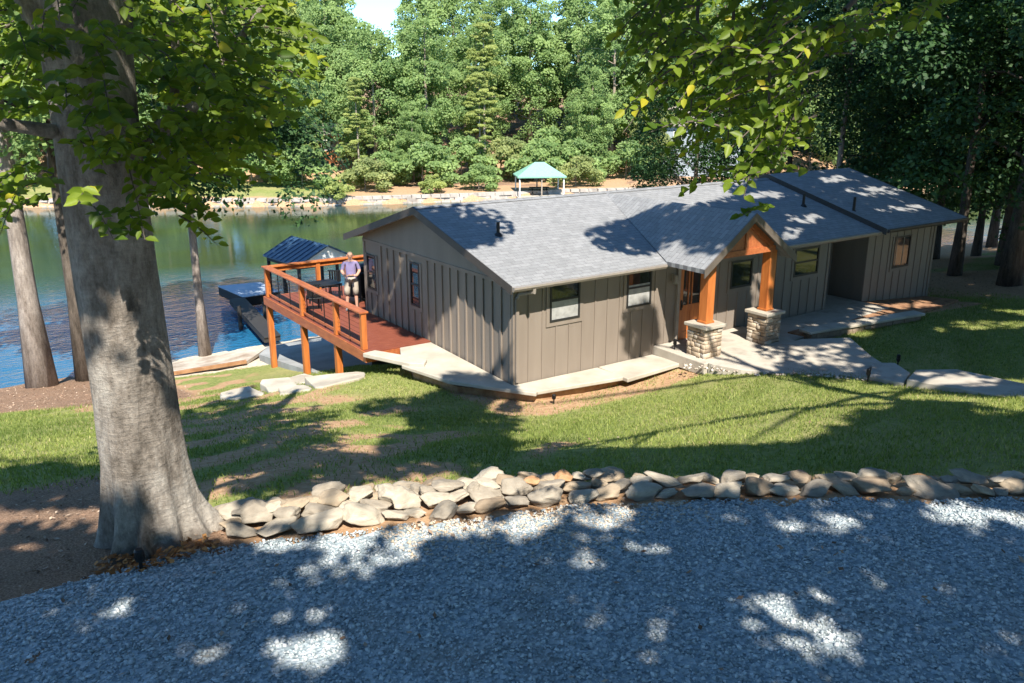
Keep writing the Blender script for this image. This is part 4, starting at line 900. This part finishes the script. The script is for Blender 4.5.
m = MB(); m.box((-1.0,-.4,.72),(1.0,.4,.78)); m.build('tabletop', M['darkwood'], t2)
for s in (-1,1):
    m = MB(); m.box((-1.0,s*.75-.14,.42),(1.0,s*.75+.14,.47)); m.build('bench', M['darkwood'], t2)
    m = MB(); m.bar((s*.75,-.7,0),(s*.75,.2,.72),.08,.08); m.bar((s*.75,.7,0),(s*.75,-.2,.72),.08,.08); m.box((s*.75-.04,-.75,.36),(s*.75+.04,.75,.42)); m.build('trestle', M['darkwood'], t2)
# two far houses glimpsed between the trees
def far_house(name, label, loc, rz, wd, dp_, h, wallm, roofm):
    t = thing(name, label, 'house', loc, rz); m = MB(); m.box((-wd/2,-dp_/2,-2),(wd/2,dp_/2,h)); m.build('wall', wallm, t)
    m = MB(); e = .5; r = h+dp_*.32
    T = [(-wd/2-e,-dp_/2-e,h-.1),(wd/2+e,-dp_/2-e,h-.1),(wd/2+e,0,r),(-wd/2-e,0,r),(wd/2+e,dp_/2+e,h-.1),(-wd/2-e,dp_/2+e,h-.1)]; B_ = [(a,b,c-.15) for a,b,c in T]
    m.add(T+B_, [(0,1,2,3),(3,2,4,5),(6,9,8,7),(9,11,10,8),(0,6,7,1),(5,4,10,11),(0,3,9,6),(3,5,11,9),(1,7,8,2),(2,8,10,4)]); m.build('roof', roofm, t)
    m = MB()
    for s in (-1,1): m.add([(s*wd/2,-dp_/2,h),(s*wd/2,dp_/2,h),(s*wd/2,0,r-.25)], [(0,1,2)])
    m.build('gable', wallm, t)
    for a in (-.3,.05,.32):
        m = MB(); m.box((a*wd-.5,-dp_/2-.04,h-2.0),(a*wd+.5,-dp_/2-.002,h-.8)); f = m.build('window', M['white'], t); m = MB(); m.box((a*wd-.42,-dp_/2-.06,h-1.92),(a*wd+.42,-dp_/2-.041,h-.88)); m.build('pane', M['glass'], f)
M['brownwall'] = plain('orange_brown_boards', (.36,.15,.06), .7); M['bluewhite'] = plain('pale_blue_white_siding', (.26,.30,.33), .6)
hx_, hy_ = 28.4, 79.2; far_house('cabin', 'small orange brown cabin half hidden by trees above the far lawn', (hx_,hy_,float(terrain(hx_,hy_)[0])+1.2), R(-25), 3.6, 3, 2.0, M['brownwall'], M['gutter'])
hx_, hy_ = 66.0, 55.6; far_house('cottage', 'pale cottage glimpsed between the trees beyond the house roof', (hx_,hy_,float(terrain(hx_,hy_)[0])+1.5), R(-45), 9, 6, 4.2, M['bluewhite'], M['gutter'])
bo = bpy.data.objects

# ---- trees on the near side of the lake
MID = [proto(201,17,5.4,2.2,120,230,.19,'broad',.24,M['bark_dark'],14), proto(202,19,5.0,2.8,115,230,.19,'broad',.30,M['bark_dark'],14), proto(203,15,5.8,1.3,120,230,.20,'broad',.20,M['bark_dark'],14)]
MIDP = proto(204,20,4.2,9.0,80,200,.19,'broad',.22,M['bark_pale'],10)
mids = [(23.3,-.6,1,1.1,'thick dark trunked tree on the shaded lawn right of the wing'),(24.9,2.4,0,.95,'slender dark tree just beyond the right end of the house'),(28.7,2.3,2,1.0,'leafy dark tree second beyond the right end of the house'),
        (31.5,7,0,1.05,'dark tree standing behind the far wing toward the lake'),(27.0,13,2,1.0,'low crowned dark tree behind the roof of the wing'),(35,12.5,1,1.0,'tall dark tree by the shore behind the wing'),
        (38,8,2,1.05,'spreading dark tree near the shore beyond the lawn'),(33,-1,0,1.0,'dark tree deep in the shade at the right edge'),(42,2,1,1.1,'tall tree far back at the right edge by the shore'),(21.5,14.5,0,.72,'small shaded tree behind the house above the shore'),
        (46,11,0,1.1,'farthest dark tree on the near shore'),(29,-5,1,1.05,'dark tree whose low branches hang over the right lawn'),(36,4,0,.9,'slim dark tree between the spreading tree and the lawn')]
for i, (x,y,k,sc,lab) in enumerate(mids):
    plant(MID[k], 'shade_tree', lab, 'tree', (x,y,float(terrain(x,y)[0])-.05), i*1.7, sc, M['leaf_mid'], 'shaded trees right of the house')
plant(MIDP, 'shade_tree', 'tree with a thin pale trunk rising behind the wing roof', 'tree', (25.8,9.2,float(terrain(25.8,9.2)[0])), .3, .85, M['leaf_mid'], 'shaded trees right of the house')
LK = [proto(211,19,5.0,8.2,100,220,.2,'broad',.36,M['bark_pale'],12,0), proto(212,18,4.2,7.6,90,220,.2,'broad',.25,M['bark_dark'],12,0), proto(213,16,4.4,5.6,100,230,.2,'broad',.19,M['bark_pale'],12,.0)]
plant(LK[0], 'lakeside_tree', 'pale thick trunked tree leaning left on the mulch bank by the lake', 'tree', (-8.87,14.6,float(terrain(-8.87,14.6)[0])), -.6, 1, M['leaf_green'], 'trees on the lake bank')
plant(LK[1], 'lakeside_tree', 'dark slim trunked tree close behind the big grey tree by the lake', 'tree', (-7.5,15.0,float(terrain(-7.5,15.0)[0])), -.6, 1, M['leaf_green'], 'trees on the lake bank')
plant(LK[2], 'lakeside_tree', 'straight thin pale tree at the water edge right of the big tree', 'tree', (-2.75,17.9,float(terrain(-2.75,17.9)[0])), 1.2, 1, M['leaf_mid'], 'trees on the lake bank')

# ---- unseen woods added behind and beside the camera to block low sky light
for i, a in enumerate(range(-178, 12, 10)):
    rw = 31+7*((i*7)%3); x, y = -3+rw*math.cos(R(a)), -8+rw*math.sin(R(a))
    if 16 < math.degrees(math.atan2(y-CAMY, x-CAMX)) < 95: continue
    plant(MID[(2,0,2)[i%3]], 'unseen_yard_tree', 'unseen leafy tree, added to block low sky light, in the woods behind the gravel drive', 'tree', (x,y,float(terrain(x,y)[0])-.1), i*2.1, 1.15, M['leaf_mid'], 'woods behind the gravel drive')
# ---- the big grey tree
bt = thing('big_tree', 'huge grey barked tree with flared roots at the left end of the rock border', 'tree', (-9.64,-6.75,1.9))
LOBES = [(-138,10,.80),(-108,8,.72),(-70,9,.35),(-40,10,.55),(-14,14,1.1),(45,20,.6),(110,20,.5),(172,18,.35)]
def bigtrunk():
    V, F = [], []; n = 128; zs = [-.35,-.1,0,.06,.13,.22,.34,.5,.7,.95,1.3,1.7,2.2,2.8,3.4,4.0,4.6,5.2,5.7]
    for z in zs:
        for k in range(n):
            a = 6.28318*k/n
            fl = math.exp(-max(z,-.1)/.34); root = 1 + fl*(.05+sum(A*math.exp(-(math.atan2(math.sin(a-R(c0)),math.cos(a-R(c0)))/R(wd))**2) for c0,wd,A in LOBES)) + .10*math.exp(-max(z,0)/1.1)*math.exp(-(math.atan2(math.sin(a+R(20)),math.cos(a+R(20)))/R(40))**2)
            r = (.415-.008*z)*root*(1+.03*math.sin(3*a+z*1.3)+.018*math.sin(7*a-z*2))
            p = Vector((math.cos(a)*2, math.sin(a)*2, z*1.2)); r *= 1+.035*mnoise.noise(p*1.5)+.018*mnoise.noise(p*5)
            if z > 4.4: r *= 1+.12*(z-4.4)*max(0, math.cos(2*a-.5))
            V.append((math.cos(a)*r-.0*z, math.sin(a)*r, z))
    for i in range(len(zs)-1):
        for k in range(n): F.append((i*n+k, i*n+(k+1)%n, (i+1)*n+(k+1)%n, (i+1)*n+k))
    m = MB(); m.add(V, F); return m
bigtrunk().build('trunk', M['bark_big'], bt, True)
lm = MB()
for pts, rad in (([(-.1,0,5.3),(-.5,.2,6.6),(-1.0,.3,8.2),(-1.6,.2,11)],[.36,.30,.24,.12]), ([(.12,.05,5.3),(.5,.3,6.3),(.8,.4,7.6),(1.2,.2,10.5)],[.34,.27,.22,.10]), ([(0,.1,5.3),(.1,.8,7),(.3,1.4,9.5),(.2,1.8,13)],[.32,.28,.2,.08]),
        ([(.35,-.1,4.3),(.75,-.35,4.55),(1.1,-.5,5.0),(1.5,-.8,5.6)],[.09,.07,.05,.02]), ([(.38,.1,3.75),(.62,.0,4.2),(.78,-.05,4.9),(.86,.0,5.9),(1.0,.1,7.2)],[.06,.05,.045,.035,.02]), ([(-.4,-.1,4.4),(-.9,-.4,4.5),(-1.5,-.5,4.7)],[.07,.05,.02]), ([(.62,.0,4.2),(.95,-.25,4.7),(1.25,-.3,5.6),(1.5,-.2,6.6)],[.04,.035,.03,.015])):
    lm.tube(pts, rad, 10, False)
lm.build('limb', M['bark_big'], bt, True)
def unproj(px_, py_, D):
    q = Vector(((px_-512)/840.4*D, -(py_-341.5)/840.4*D, -D)); return cam.matrix_basis @ q
# ---- sprays: a twig with leaves set along it
def sprays(centres, rng, nleaf, length, leaf, droop=.25, six=True):
    Ps, Ns, Ts, tn, tw = [], [], [], [], MB()
    for cx, cy, cz, dx, dy in centres:
        d = unit(np.array([dx, dy, rng.uniform(-.35,.25)])+rng.normal(0,.35,3)); L = length*rng.uniform(.6,1.25); side = unit(np.cross(d, [0,0,1.])+1e-6); c0 = np.array([cx,cy,cz])-d*L*.5
        pts = [c0+d*L*f-np.array([0,0,droop*L*f*f]) for f in (0,.33,.66,1.)]; tw.tube([tuple(q) for q in pts], [.009,.007,.005,.003], 4, False); base = rng.uniform(.15,.75)
        for k in range(nleaf):
            f = (k+.6)/nleaf; s = 1 if k % 2 else -1; ld = unit(side*s*rng.uniform(.7,1.1)+d*rng.uniform(.3,.9)+np.array([0,0,rng.uniform(-.45,.1)]))
            p = c0+d*L*f-np.array([0,0,droop*L*f*f])+ld*leaf*.55; Ps.append(p); Ts.append(ld); Ns.append(np.array([-.28,-.62,.72])+rng.normal(0,.42,3)); tn.append(np.clip(base+rng.normal(0,.15),0,.97 if rng.uniform()>.03 else 1))
    V, F, k = leaf_quads(np.array(Ps), np.array(Ns), np.full(len(Ps), leaf), rng, six, np.array(Ts)); return npmesh('leaves', V, F, M['leaf_near'], np.repeat(tn, k)), tw
SA, SB = SUN.x/SUN.z, SUN.y/SUN.z
def sp(p): return np.stack([p[...,0]-p[...,2]*SA, p[...,1]-p[...,2]*SB], -1)
def ellset(L):
    out = []
    for e in L:
        c, a, b = (np.array(e[i:i+3], float) for i in (0,3,6)); c2, a2, b2 = sp(c), sp(c+a)-sp(c), sp(c+b)-sp(c)
        Mx = np.stack([a2,b2],1); out.append((c2, a2, b2, np.linalg.inv(Mx), abs(np.linalg.det(Mx))*math.pi, e[9]))
    return out
ES, EL = ellset(SHADE), ellset(SUNLIT)
def on_trunk(q):                                     # would its shadow fall on the sunlit side of the big trunk?
    v = sp(np.array(q, float))-EL[TRUNK_LIT][0]; w_ = EL[TRUNK_LIT][3] @ v; return (w_**2).sum() < 1.1
TRUNK_LIT = 12
rng = np.random.default_rng(31)
cen = []
def inleft(x, y):
    if y > 232 or y < -45 or x < -60: return 0
    if x < 62: return (.8 if y < 112 else (.55 if 168 < y < 205 else .04))
    if x < 150: return .75 if y < 120 else (.6 if y < 200 else (.4 if y < 222 else 0))
    if x < 205: return .8 if y < 175 else .25
    lim = 178 - (x-205)*.35
    return (.85 if y < lim else 0) if x < 262 else (.55 if y < lim-35 and x < 300 else 0)
while len(cen) < 500:
    x, y = rng.uniform(-60,302), rng.uniform(-45,232)
    if rng.uniform() > inleft(x, y): continue
    D = rng.uniform(6.6,10.2) if y < 120 else rng.uniform(7.0,9.6)
    if 80 < x < 150 and 110 < y < 215: D = rng.uniform(6.6,8.0)
    q = unproj(x, y, D)
    if math.hypot(q.x+9.64, q.y+6.75) < .66 and q.z < 7.4: continue
    if on_trunk(q) and rng.uniform() < .85: continue
    cen.append((q.x, q.y, q.z, q.x+9.64, q.y+6.75))
me_, tw = sprays(cen, rng, 13, .55, .115)
lo = put(bpy.data.objects.new('leaves', me_), bt); lo.matrix_parent_inverse = Matrix.Translation((9.64,6.75,-1.9)); tq = tag(tw.build('twigs', M['twig'], bt), kind='stuff'); tq.matrix_parent_inverse = Matrix.Translation((9.64,6.75,-1.9))

# ---- canopy of the tall trees standing round the drive (mostly above and behind the camera); leaves set and cut to throw chosen shade and sun patches
trunks = [(0.9,-14.8,'tall shade tree at the right edge of the gravel drive'),(9.5,-12.2,'tall shade tree on the lawn right of the path'),(18.5,-10.0,'tall shade tree at the far right of the lawn'),(-15.5,-22,'tall shade tree behind the drive on the left'),(-4.5,-25,'tall shade tree behind the drive on the right'),(-17.0,-8.5,'tall shade tree left of the big grey tree')]
rng = np.random.default_rng(41); CL = []
for c2, a2, b2, inv, area, dn in ES:
    m = int(area*6.5*dn)+2; u = rng.uniform(-1,1,(m*2+20,2)); u = u[(u**2).sum(1) < 1][:m]
    for s, t_ in u:
        q = c2+a2*s+b2*t_
        for _ in range(14):
            z = rng.uniform(9.2,16.5); P = np.array([q[0]+z*SA, q[1]+z*SB, z]); px_, py_, dp = project(*P)
            if (dp < .5 or px_ < -70 or px_ > 1094 or py_ < -75) and np.linalg.norm(P-np.array(cam.location)) > 3.2: CL.append(P); break
CL = np.array(CL)
def in_any(Q, E, gate=None):
    r = np.zeros(len(Q), bool)
    for c2, a2, b2, inv, area, dn in E:
        w_ = (Q-c2) @ inv.T; r |= ((w_**2).sum(1) < 1.0)
    return r
def soft_any(Q, E, rng):
    n1 = np.sin(Q[:,0]*5.1+1.3*np.sin(Q[:,1]*4.3))+np.sin(Q[:,1]*6.7+1.7*np.sin(Q[:,0]*3.1))+.6*np.sin(Q[:,0]*11+Q[:,1]*9); r = np.zeros(len(Q), bool)
    for c2, a2, b2, inv, area, dn in E: r |= ((((Q-c2) @ inv.T)**2).sum(1) < 1.05+.38*n1+rng.normal(0,.22,len(Q))) & (rng.uniform(0,1,len(Q)) < min(dn,.96))
    return r
P, Nn, tt = clump_leaves(CL, rng.uniform(.45,.75,len(CL)), 46, .30, rng, .55, .6)
lit_ = soft_any(sp(P), EL, rng); keep = ~lit_ & (in_any(sp(P), [(c,a*1.25,b*1.25,inv/1.25,ar,d_) for c,a,b,inv,ar,d_ in ES])); P, Nn, tt = P[keep], Nn[keep], tt[keep]
pr3 = np.array([project(*q) for q in P]); vis = (pr3[:,2] > .3) & (pr3[:,0] > -25) & (pr3[:,0] < 1049) & (pr3[:,1] > -25); P, Nn, tt = P[~vis], Nn[~vis], tt[~vis]
TX = np.array([(a,b) for a,b,_ in trunks]+[(-9.64,-6.75)]); near_ = np.argmin(np.linalg.norm(P[:,None,:2]-TX[None], axis=2)-np.array([0]*6+[1.0]), axis=1)
nearC = np.argmin(np.linalg.norm(CL[:,None,:2]-TX[None], axis=2), axis=1)
for i in range(7):
    k = near_ == i
    if i < 6:
        x, y, lab = trunks[i]; z = float(terrain(x,y)[0]); root = thing('tall_tree', lab, 'tree', (x,y,z), 0, 'tall trees round the drive'); cl = CL[nearC == i]
        mb = MB(); hgt = 12.5; mb.tube([(0,0,-.4),(.02,.05,3),(.1,-.05,7),(.0,.1,10),(.1,0,hgt)], [.42,.33,.27,.2,.1], 10)
        for j in rng.choice(len(cl), min(12,len(cl)), replace=False) if len(cl) else []:
            e = Vector(cl[j])-Vector((x,y,z)); b = Vector((.05,0,max(5.5,min(e.z-.3*math.hypot(e.x,e.y), hgt-.5)))); mb.tube([b, b.lerp(e,.5)+Vector((0,0,.5)), e], [.1,.07,.02], 5, False)
        mb.build('trunk', M['bark_pale'], root, True)
    else: root, (x, y, z) = bt, (-9.64,-6.75,1.9)
    if k.any():
        V, F, kk = leaf_quads(P[k]-np.array([x,y,z]), Nn[k], np.full(k.sum(), .30), rng); put(bpy.data.objects.new('crown', npmesh('crown', V, F, M['leaf_canopy'], np.repeat(tt[k],kk))), root)
    if i == 0:                                      # the low branch that hangs into the picture from the tree at the right
        rngb = np.random.default_rng(51); cen = []
        def inr(x, y):
            if y < -40: return 0
            if 640 < x < 800 and y < 190:
                if x < 700: return .7 if y < 90+ (x-640)*.8 else 0
                return .8 if y < 115 else (.45 if x > 742 and y < 165 else .12)
            if 745 < x < 795 and y < 205: return .15
            if 800 <= x < 890: return .5 if 0 < y < 55 else 0
            if 905 < x < 945: return .4 if y < 6 else 0
            return 0
        while len(cen) < 210:
            xx, yy = rngb.uniform(636,950), rngb.uniform(-40,222)
            if rngb.uniform() > inr(xx,yy): continue
            q = unproj(xx, yy, rngb.uniform(5.2,7.4)); cen.append((q.x,q.y,q.z,-1.0,.4))
        me_, tw = sprays(cen, rngb, 13, .44, .082, .45); T_ = Matrix.Translation((-x,-y,-z))
        for a in ((660,-20,6.2,660,62,6.3),(700,-30,6.4,690,120,6.2),(770,-30,6.2,768,170,6.3),(735,-30,6.4,728,140,6.5)):
            p0, p1 = unproj(*a[:3]), unproj(*a[3:]); tw.tube([p0, p0.lerp(p1,.5)+Vector((.03,.02,.0)), p1], [.018,.012,.005], 6, False)
        for a in ((660,-20,6.2),(770,-30,6.2),(735,-30,6.4),(845,10,5.6)):
            p0 = unproj(*a); tw.tube([(x,y,9.6),(x-2.2,y+1.0,9.9),(x-4.6,y+2.3,9.0), p0], [.11,.085,.05,.018], 7, False)
        me_.materials.clear(); me_.materials.append(M['leaf_near'])
        o_ = put(bpy.data.objects.new('low_leaves', me_), root); o_.matrix_parent_inverse = T_; tq = tag(tw.build('low_branch', M['twig'], root, True), kind='stuff'); tq.matrix_parent_inverse = T_
# ---------------------------------------------------------------- rock border
def rockmesh(seed):
    b = bmesh.new(); bmesh.ops.create_icosphere(b, subdivisions=4, radius=.5); rr = random.Random(seed); off = Vector((seed*7.1, seed*3.3, seed*1.7))
    planes = [(Vector((rr.gauss(0,1),rr.gauss(0,1),rr.gauss(0,.8))).normalized(), rr.uniform(.23,.40)) for _ in range(13)]
    for v in b.verts:
        d = v.co.normalized(); r = .5
        for n_, k in planes:
            q = d.dot(n_)
            if q > .05: r = min(r, k/q)
        r *= 1+.10*mnoise.noise(d*2.2+off)+.04*mnoise.noise(d*6+off)+.02*mnoise.noise(d*14+off); v.co = d*r
    me = bpy.data.meshes.new('rock'); b.to_mesh(me); b.free(); me.polygons.foreach_set('use_smooth', [True]*len(me.polygons)); me.materials.append(None); return me
RK = [rockmesh(s) for s in range(1,13)]
def rockmat(name, a, b_): return mottled(name, a, b_, 3.2, .9, .6, dist=.015, lo=.3, hi=.7)
RM = {'grey': rockmat('grey_rock',(0.189,0.162,0.129),(0.318,0.278,0.222)), 'tan': rockmat('tan_rock',(0.249,0.195,0.136),(0.370,0.299,0.215)), 'pale': rockmat('pale_rock',(0.292,0.253,0.199),(0.430,0.378,0.300)), 'orange': rockmat('orange_rock',(0.310,0.166,0.078),(0.430,0.257,0.140)), 'brown': rockmat('brown_rock',(0.189,0.141,0.098),(0.292,0.228,0.160))}
rr = random.Random(19)
def rocknum(row, label_row, x0, x1, off, zoff, wmin, wmax):
    x = x0; k = 0
    while x < x1:
        wd = rr.uniform(wmin, wmax)*rr.choice((.75,1,1,1.15)); wd *= (.78 if row == 1 and x > -4.3 else 1); dp = wd*rr.uniform(.6,.85); h = wd*rr.uniform(.26,.46); slope = (rocky(x+.2)-rocky(x-.2))/.4
        L = math.hypot(1, slope); xx = x+wd*.45/L; y = float(rocky(xx))+off*1.0+rr.uniform(-.07,.07); nx_, ny2 = -slope/L*off*.0, 0
        z = float(terrain(xx,y)[0])+zoff+h*.30
        cw = rr.choices(list(RM), [4,4,3.4,.35,1.0])[0]; k += 1
        shape = 'flat' if h < .5*wd else ('large' if wd > .42 else ('small' if wd < .28 else 'rounded'))
        o = put(bpy.data.objects.new('rock', RK[rr.randrange(12)])); o.location = (xx,y,z); o.scale = (wd*1.3,dp*1.3,h*1.35); o.rotation_euler = (rr.uniform(-.25,.25), rr.uniform(-.25,.25), math.atan(slope)+rr.uniform(-.5,.5)+rr.choice((0,3.14)))
        o.material_slots[0].link = 'OBJECT'; o.material_slots[0].material = RM[cw]
        tag(o, '%s %s rock, %s from the big tree in the %s of the border' % (shape, cw, ordinal(k), label_row), 'rock', 'rocks of the border along the gravel drive')
        x += wd*.86/L
rocknum(0,'front row',-9.0,1.6,.02,.03,.26,.56)
rocknum(1,'second row',-9.0,1.6,.30,.09,.24,.5)
rocknum(2,'third row',-8.95,-4.3,.58,.08,.24,.5)
rocknum(3,'back row',-8.9,-5.2,.88,.04,.22,.46)
rocknum(4,'top layer',-8.85,-4.9,.42,.17,.2,.38)
# ---------------------------------------------------------------- small black garden lights
def gardenlight(x, y, label, h=.26, z=None):
    z = float(terrain(x,y)[0]) if z is None else z
    t = thing('garden_light', label, 'garden light', (x,y,z), 0, 'black garden lights')
    m = MB(); m.tube([(0,0,-.08),(0,0,h*.62)], .018, 8); m.build('stake', M['black'], t)
    m = MB(); m.tube([(0,0,h*.5),(0,0,h*.93),(0,0,h)], [.042,.05,.035], 12); m.build('lamp_head', M['black'], t)
    m = MB(); m.tube([(0,0,h*.60),(0,0,h*.72)], .052, 12); m.build('collar', M['black'], t)
gardenlight(-9.92,-7.62,'black garden light at the foot of the big grey tree',.26)
gardenlight(.50,-.98,'black garden light below the corner of the pale ledge',.24)
gardenlight(6.55,-5.28,'black garden light on the lawn side of the first path step',.34)
gardenlight(8.35,-4.95,'black garden light on the far side of the path step',.36)
gardenlight(7.0,-8.55,'black garden light beside the upper path near the right edge',.36)
gardenlight(4.88,-.62,'white topped garden light against the wall left of the porch',.34, .0)
# orange leaves at the foot of the big tree
rng = np.random.default_rng(61); n = 260; a = rng.uniform(-2.5,-.9,n); r = rng.uniform(.62,1.0,n); px, py = -9.64+np.cos(a)*r*.9, -6.75+np.sin(a)*r
M['orangeleaf'] = tintmat('dead_orange_leaf', [(0,(.12,.045,.015)),(.5,(.32,.13,.04)),(1,(.50,.25,.09))], .8)
tag(litter('dead_leaves', np.c_[px,py,terrain(px,py)+rng.uniform(.02,.09,n)], rng.uniform(.05,.10,n), rng, M['orangeleaf']), 'heap of dead orange leaves between the roots of the big tree', 'dead leaves', kind='stuff')
n = 240; px = rng.uniform(-11,1,n); py = rng.uniform(-14,-7,n); k = gravel_in(px,py); px, py = px[k], py[k]
tag(litter('fallen_leaves', np.c_[px,py,terrain(px,py)+.07], rng.uniform(.05,.09,len(px)), rng, M['litter']), 'a few brown fallen leaves on the gravel drive', 'fallen leaves', kind='stuff')

# ---------------------------------------------------------------- the man on the deck
M['skin'] = plain('skin', (.50,.28,.20), .5, 0, .35, .06); M['shirt'] = plain('lilac_shirt', (.20,.17,.31), .8); M['shorts'] = plain('khaki_shorts', (.36,.315,.26), .85); M['shoe'] = plain('grey_shoe', (.25,.25,.27), .6); M['hair'] = plain('greying_hair', (.22,.16,.12), .8)
man = thing('person', 'man in a lilac shirt and khaki shorts standing on the red deck holding something', 'person', (-.30,8.62,.0), R(-24))
man.scale = (1.05,1.05,1.05)
def skin(name, verts, edges, rad, mats, pick, parent, sub=2):
    me = bpy.data.meshes.new(name); me.from_pydata(verts, edges, []); o = put(bpy.data.objects.new(name, me)); m = o.modifiers.new('skin','SKIN'); m.use_smooth_shade = True
    for i, r in enumerate(rad): me.skin_vertices[0].data[i].radius = r if isinstance(r, tuple) else (r,r)
    me.skin_vertices[0].data[0].use_root = True; s = o.modifiers.new('sub','SUBSURF'); s.levels = sub; s.render_levels = sub
    dg = bpy.context.evaluated_depsgraph_get(); nm = bpy.data.meshes.new_from_object(o.evaluated_get(dg)); bpy.data.objects.remove(o)
    nm.materials.clear()
    for q in mats: nm.materials.append(q)
    for p in nm.polygons: p.material_index = pick(p.center); p.use_smooth = True
    o = bpy.data.objects.new(name, nm); return put(o, parent)
# x right of the man, -y forward, z up; height 1.84
Vb = [(0,0,.98),(0,.0,1.14),(0,.0,1.32),(0,.01,1.46),(0,.015,1.54),(0,-.005,1.62),(0,-.015,1.72),(0,-.01,1.80),
      (.20,.01,1.45),(.26,.0,1.20),(.17,-.22,1.10),(.07,-.29,1.12),(-.20,.01,1.45),(-.27,.0,1.20),(-.18,-.22,1.10),(-.08,-.29,1.12),
      (.10,.0,.92),(.12,-.01,.52),(.13,.02,.10),(.135,-.02,.045),(.15,-.15,.035),(-.10,.0,.92),(-.14,-.05,.52),(-.16,-.02,.10),(-.165,-.06,.045),(-.19,-.19,.035)]
Eb = [(0,1),(1,2),(2,3),(3,4),(4,5),(5,6),(6,7),(3,8),(8,9),(9,10),(10,11),(3,12),(12,13),(13,14),(14,15),(0,16),(16,17),(17,18),(18,19),(19,20),(0,21),(21,22),(22,23),(23,24),(24,25)]
Rb = [(.17,.13),(.165,.13),(.185,.13),(.14,.10),.062,.068,(.088,.108),(.070,.084),.072,.052,.040,.036,.072,.052,.040,.036,.092,.066,.044,.045,(.045,.035),.092,.066,.044,.045,(.045,.035)]
def pick(c):
    if c.z > 1.50: return 3 if (c.z > 1.765 or (c.y > .02 and c.z > 1.62)) else 0
    if abs(c.x) > .14 and c.z < 1.26 and c.y < -.02 and c.z > 1.0: return 0
    if c.y < -.16 and .98 < c.z < 1.3: return 0
    if c.z > .98: return 1
    if c.z > .48: return 2
    return 4 if c.z < .09 else 0
body = skin('body', Vb, Eb, Rb, [M['skin'],M['shirt'],M['shorts'],M['hair'],M['shoe']], pick, man)
sh = MB()                                             # shorts: two flared legs and a waistband
for s, k in ((1,(.12,-.01)),(-1,(-.14,-.05))):
    sh.tube([(s*.09,0,1.0),(s*.10,0,.90),(k[0]*.98,k[1],.66),(k[0],k[1],.48)], [.095,.105,.092,.096], 14)
sh.tube([(0,0,.93),(0,0,1.03)], [.165,.155], 16); so_ = sh.build('shorts', M['shorts'], man, True)
for v in so_.data.vertices: v.co.y *= .92
f = MB()
f.tube([(0,-.095,1.695),(0,-.135,1.665),(0,-.105,1.655)], [.010,.016,.008], 6)
for s in (-1,1): f.tube([(s*.085,.0,1.70),(s*.098,.01,1.69),(s*.088,.0,1.65)], [.012,.020,.010], 6)
f.build('face', M['skin'], body, True)
f = MB()
for s in (-1,1): f.tube([(s*.034,-.100,1.708),(s*.034,-.112,1.708)], [.012,.009], 8)
f.bar((-.026,-.108,1.628),(.026,-.108,1.628),.006,.010); f.build('eyes_and_mouth', M['hair'], body, True)
hd = MB()
for s in (1,-1):
    w_ = Vector((s*.07,-.29,1.12)); hd.tube([w_, w_+Vector((-s*.035,-.035,0)), w_+Vector((-s*.055,-.05,.0))], [.036,.040,.030], 8)
    for j in range(4):
        b = w_+Vector((-s*.03,-.055,.026-.018*j)); l = (.036,.042,.040,.032)[j]; hd.tube([b, b+Vector((-s*l*.5,-l*.75,0)), b+Vector((-s*l*1.2,-l*.7,-.004)), b+Vector((-s*l*1.6,-l*.25,-.006))], [.010,.0095,.0085,.006], 6)
    b = w_+Vector((-s*.01,-.02,.034)); hd.tube([b, b+Vector((-s*.012,-.035,.018)), b+Vector((-s*.03,-.055,.012))], [.011,.010,.007], 6)
hd.build('hands', M['skin'], body, True)
rc_ = tag(MB().box((-.085,-.42,1.10),(.085,-.345,1.135)).build('handheld_device', M['black'], None, bevel=.01), "small dark device held in the standing man's hands", 'device')
rc_.matrix_world = Matrix.Translation(man.location) @ Matrix.Rotation(man.rotation_euler.z, 4, 'Z') @ Matrix.Scale(1.05, 4)
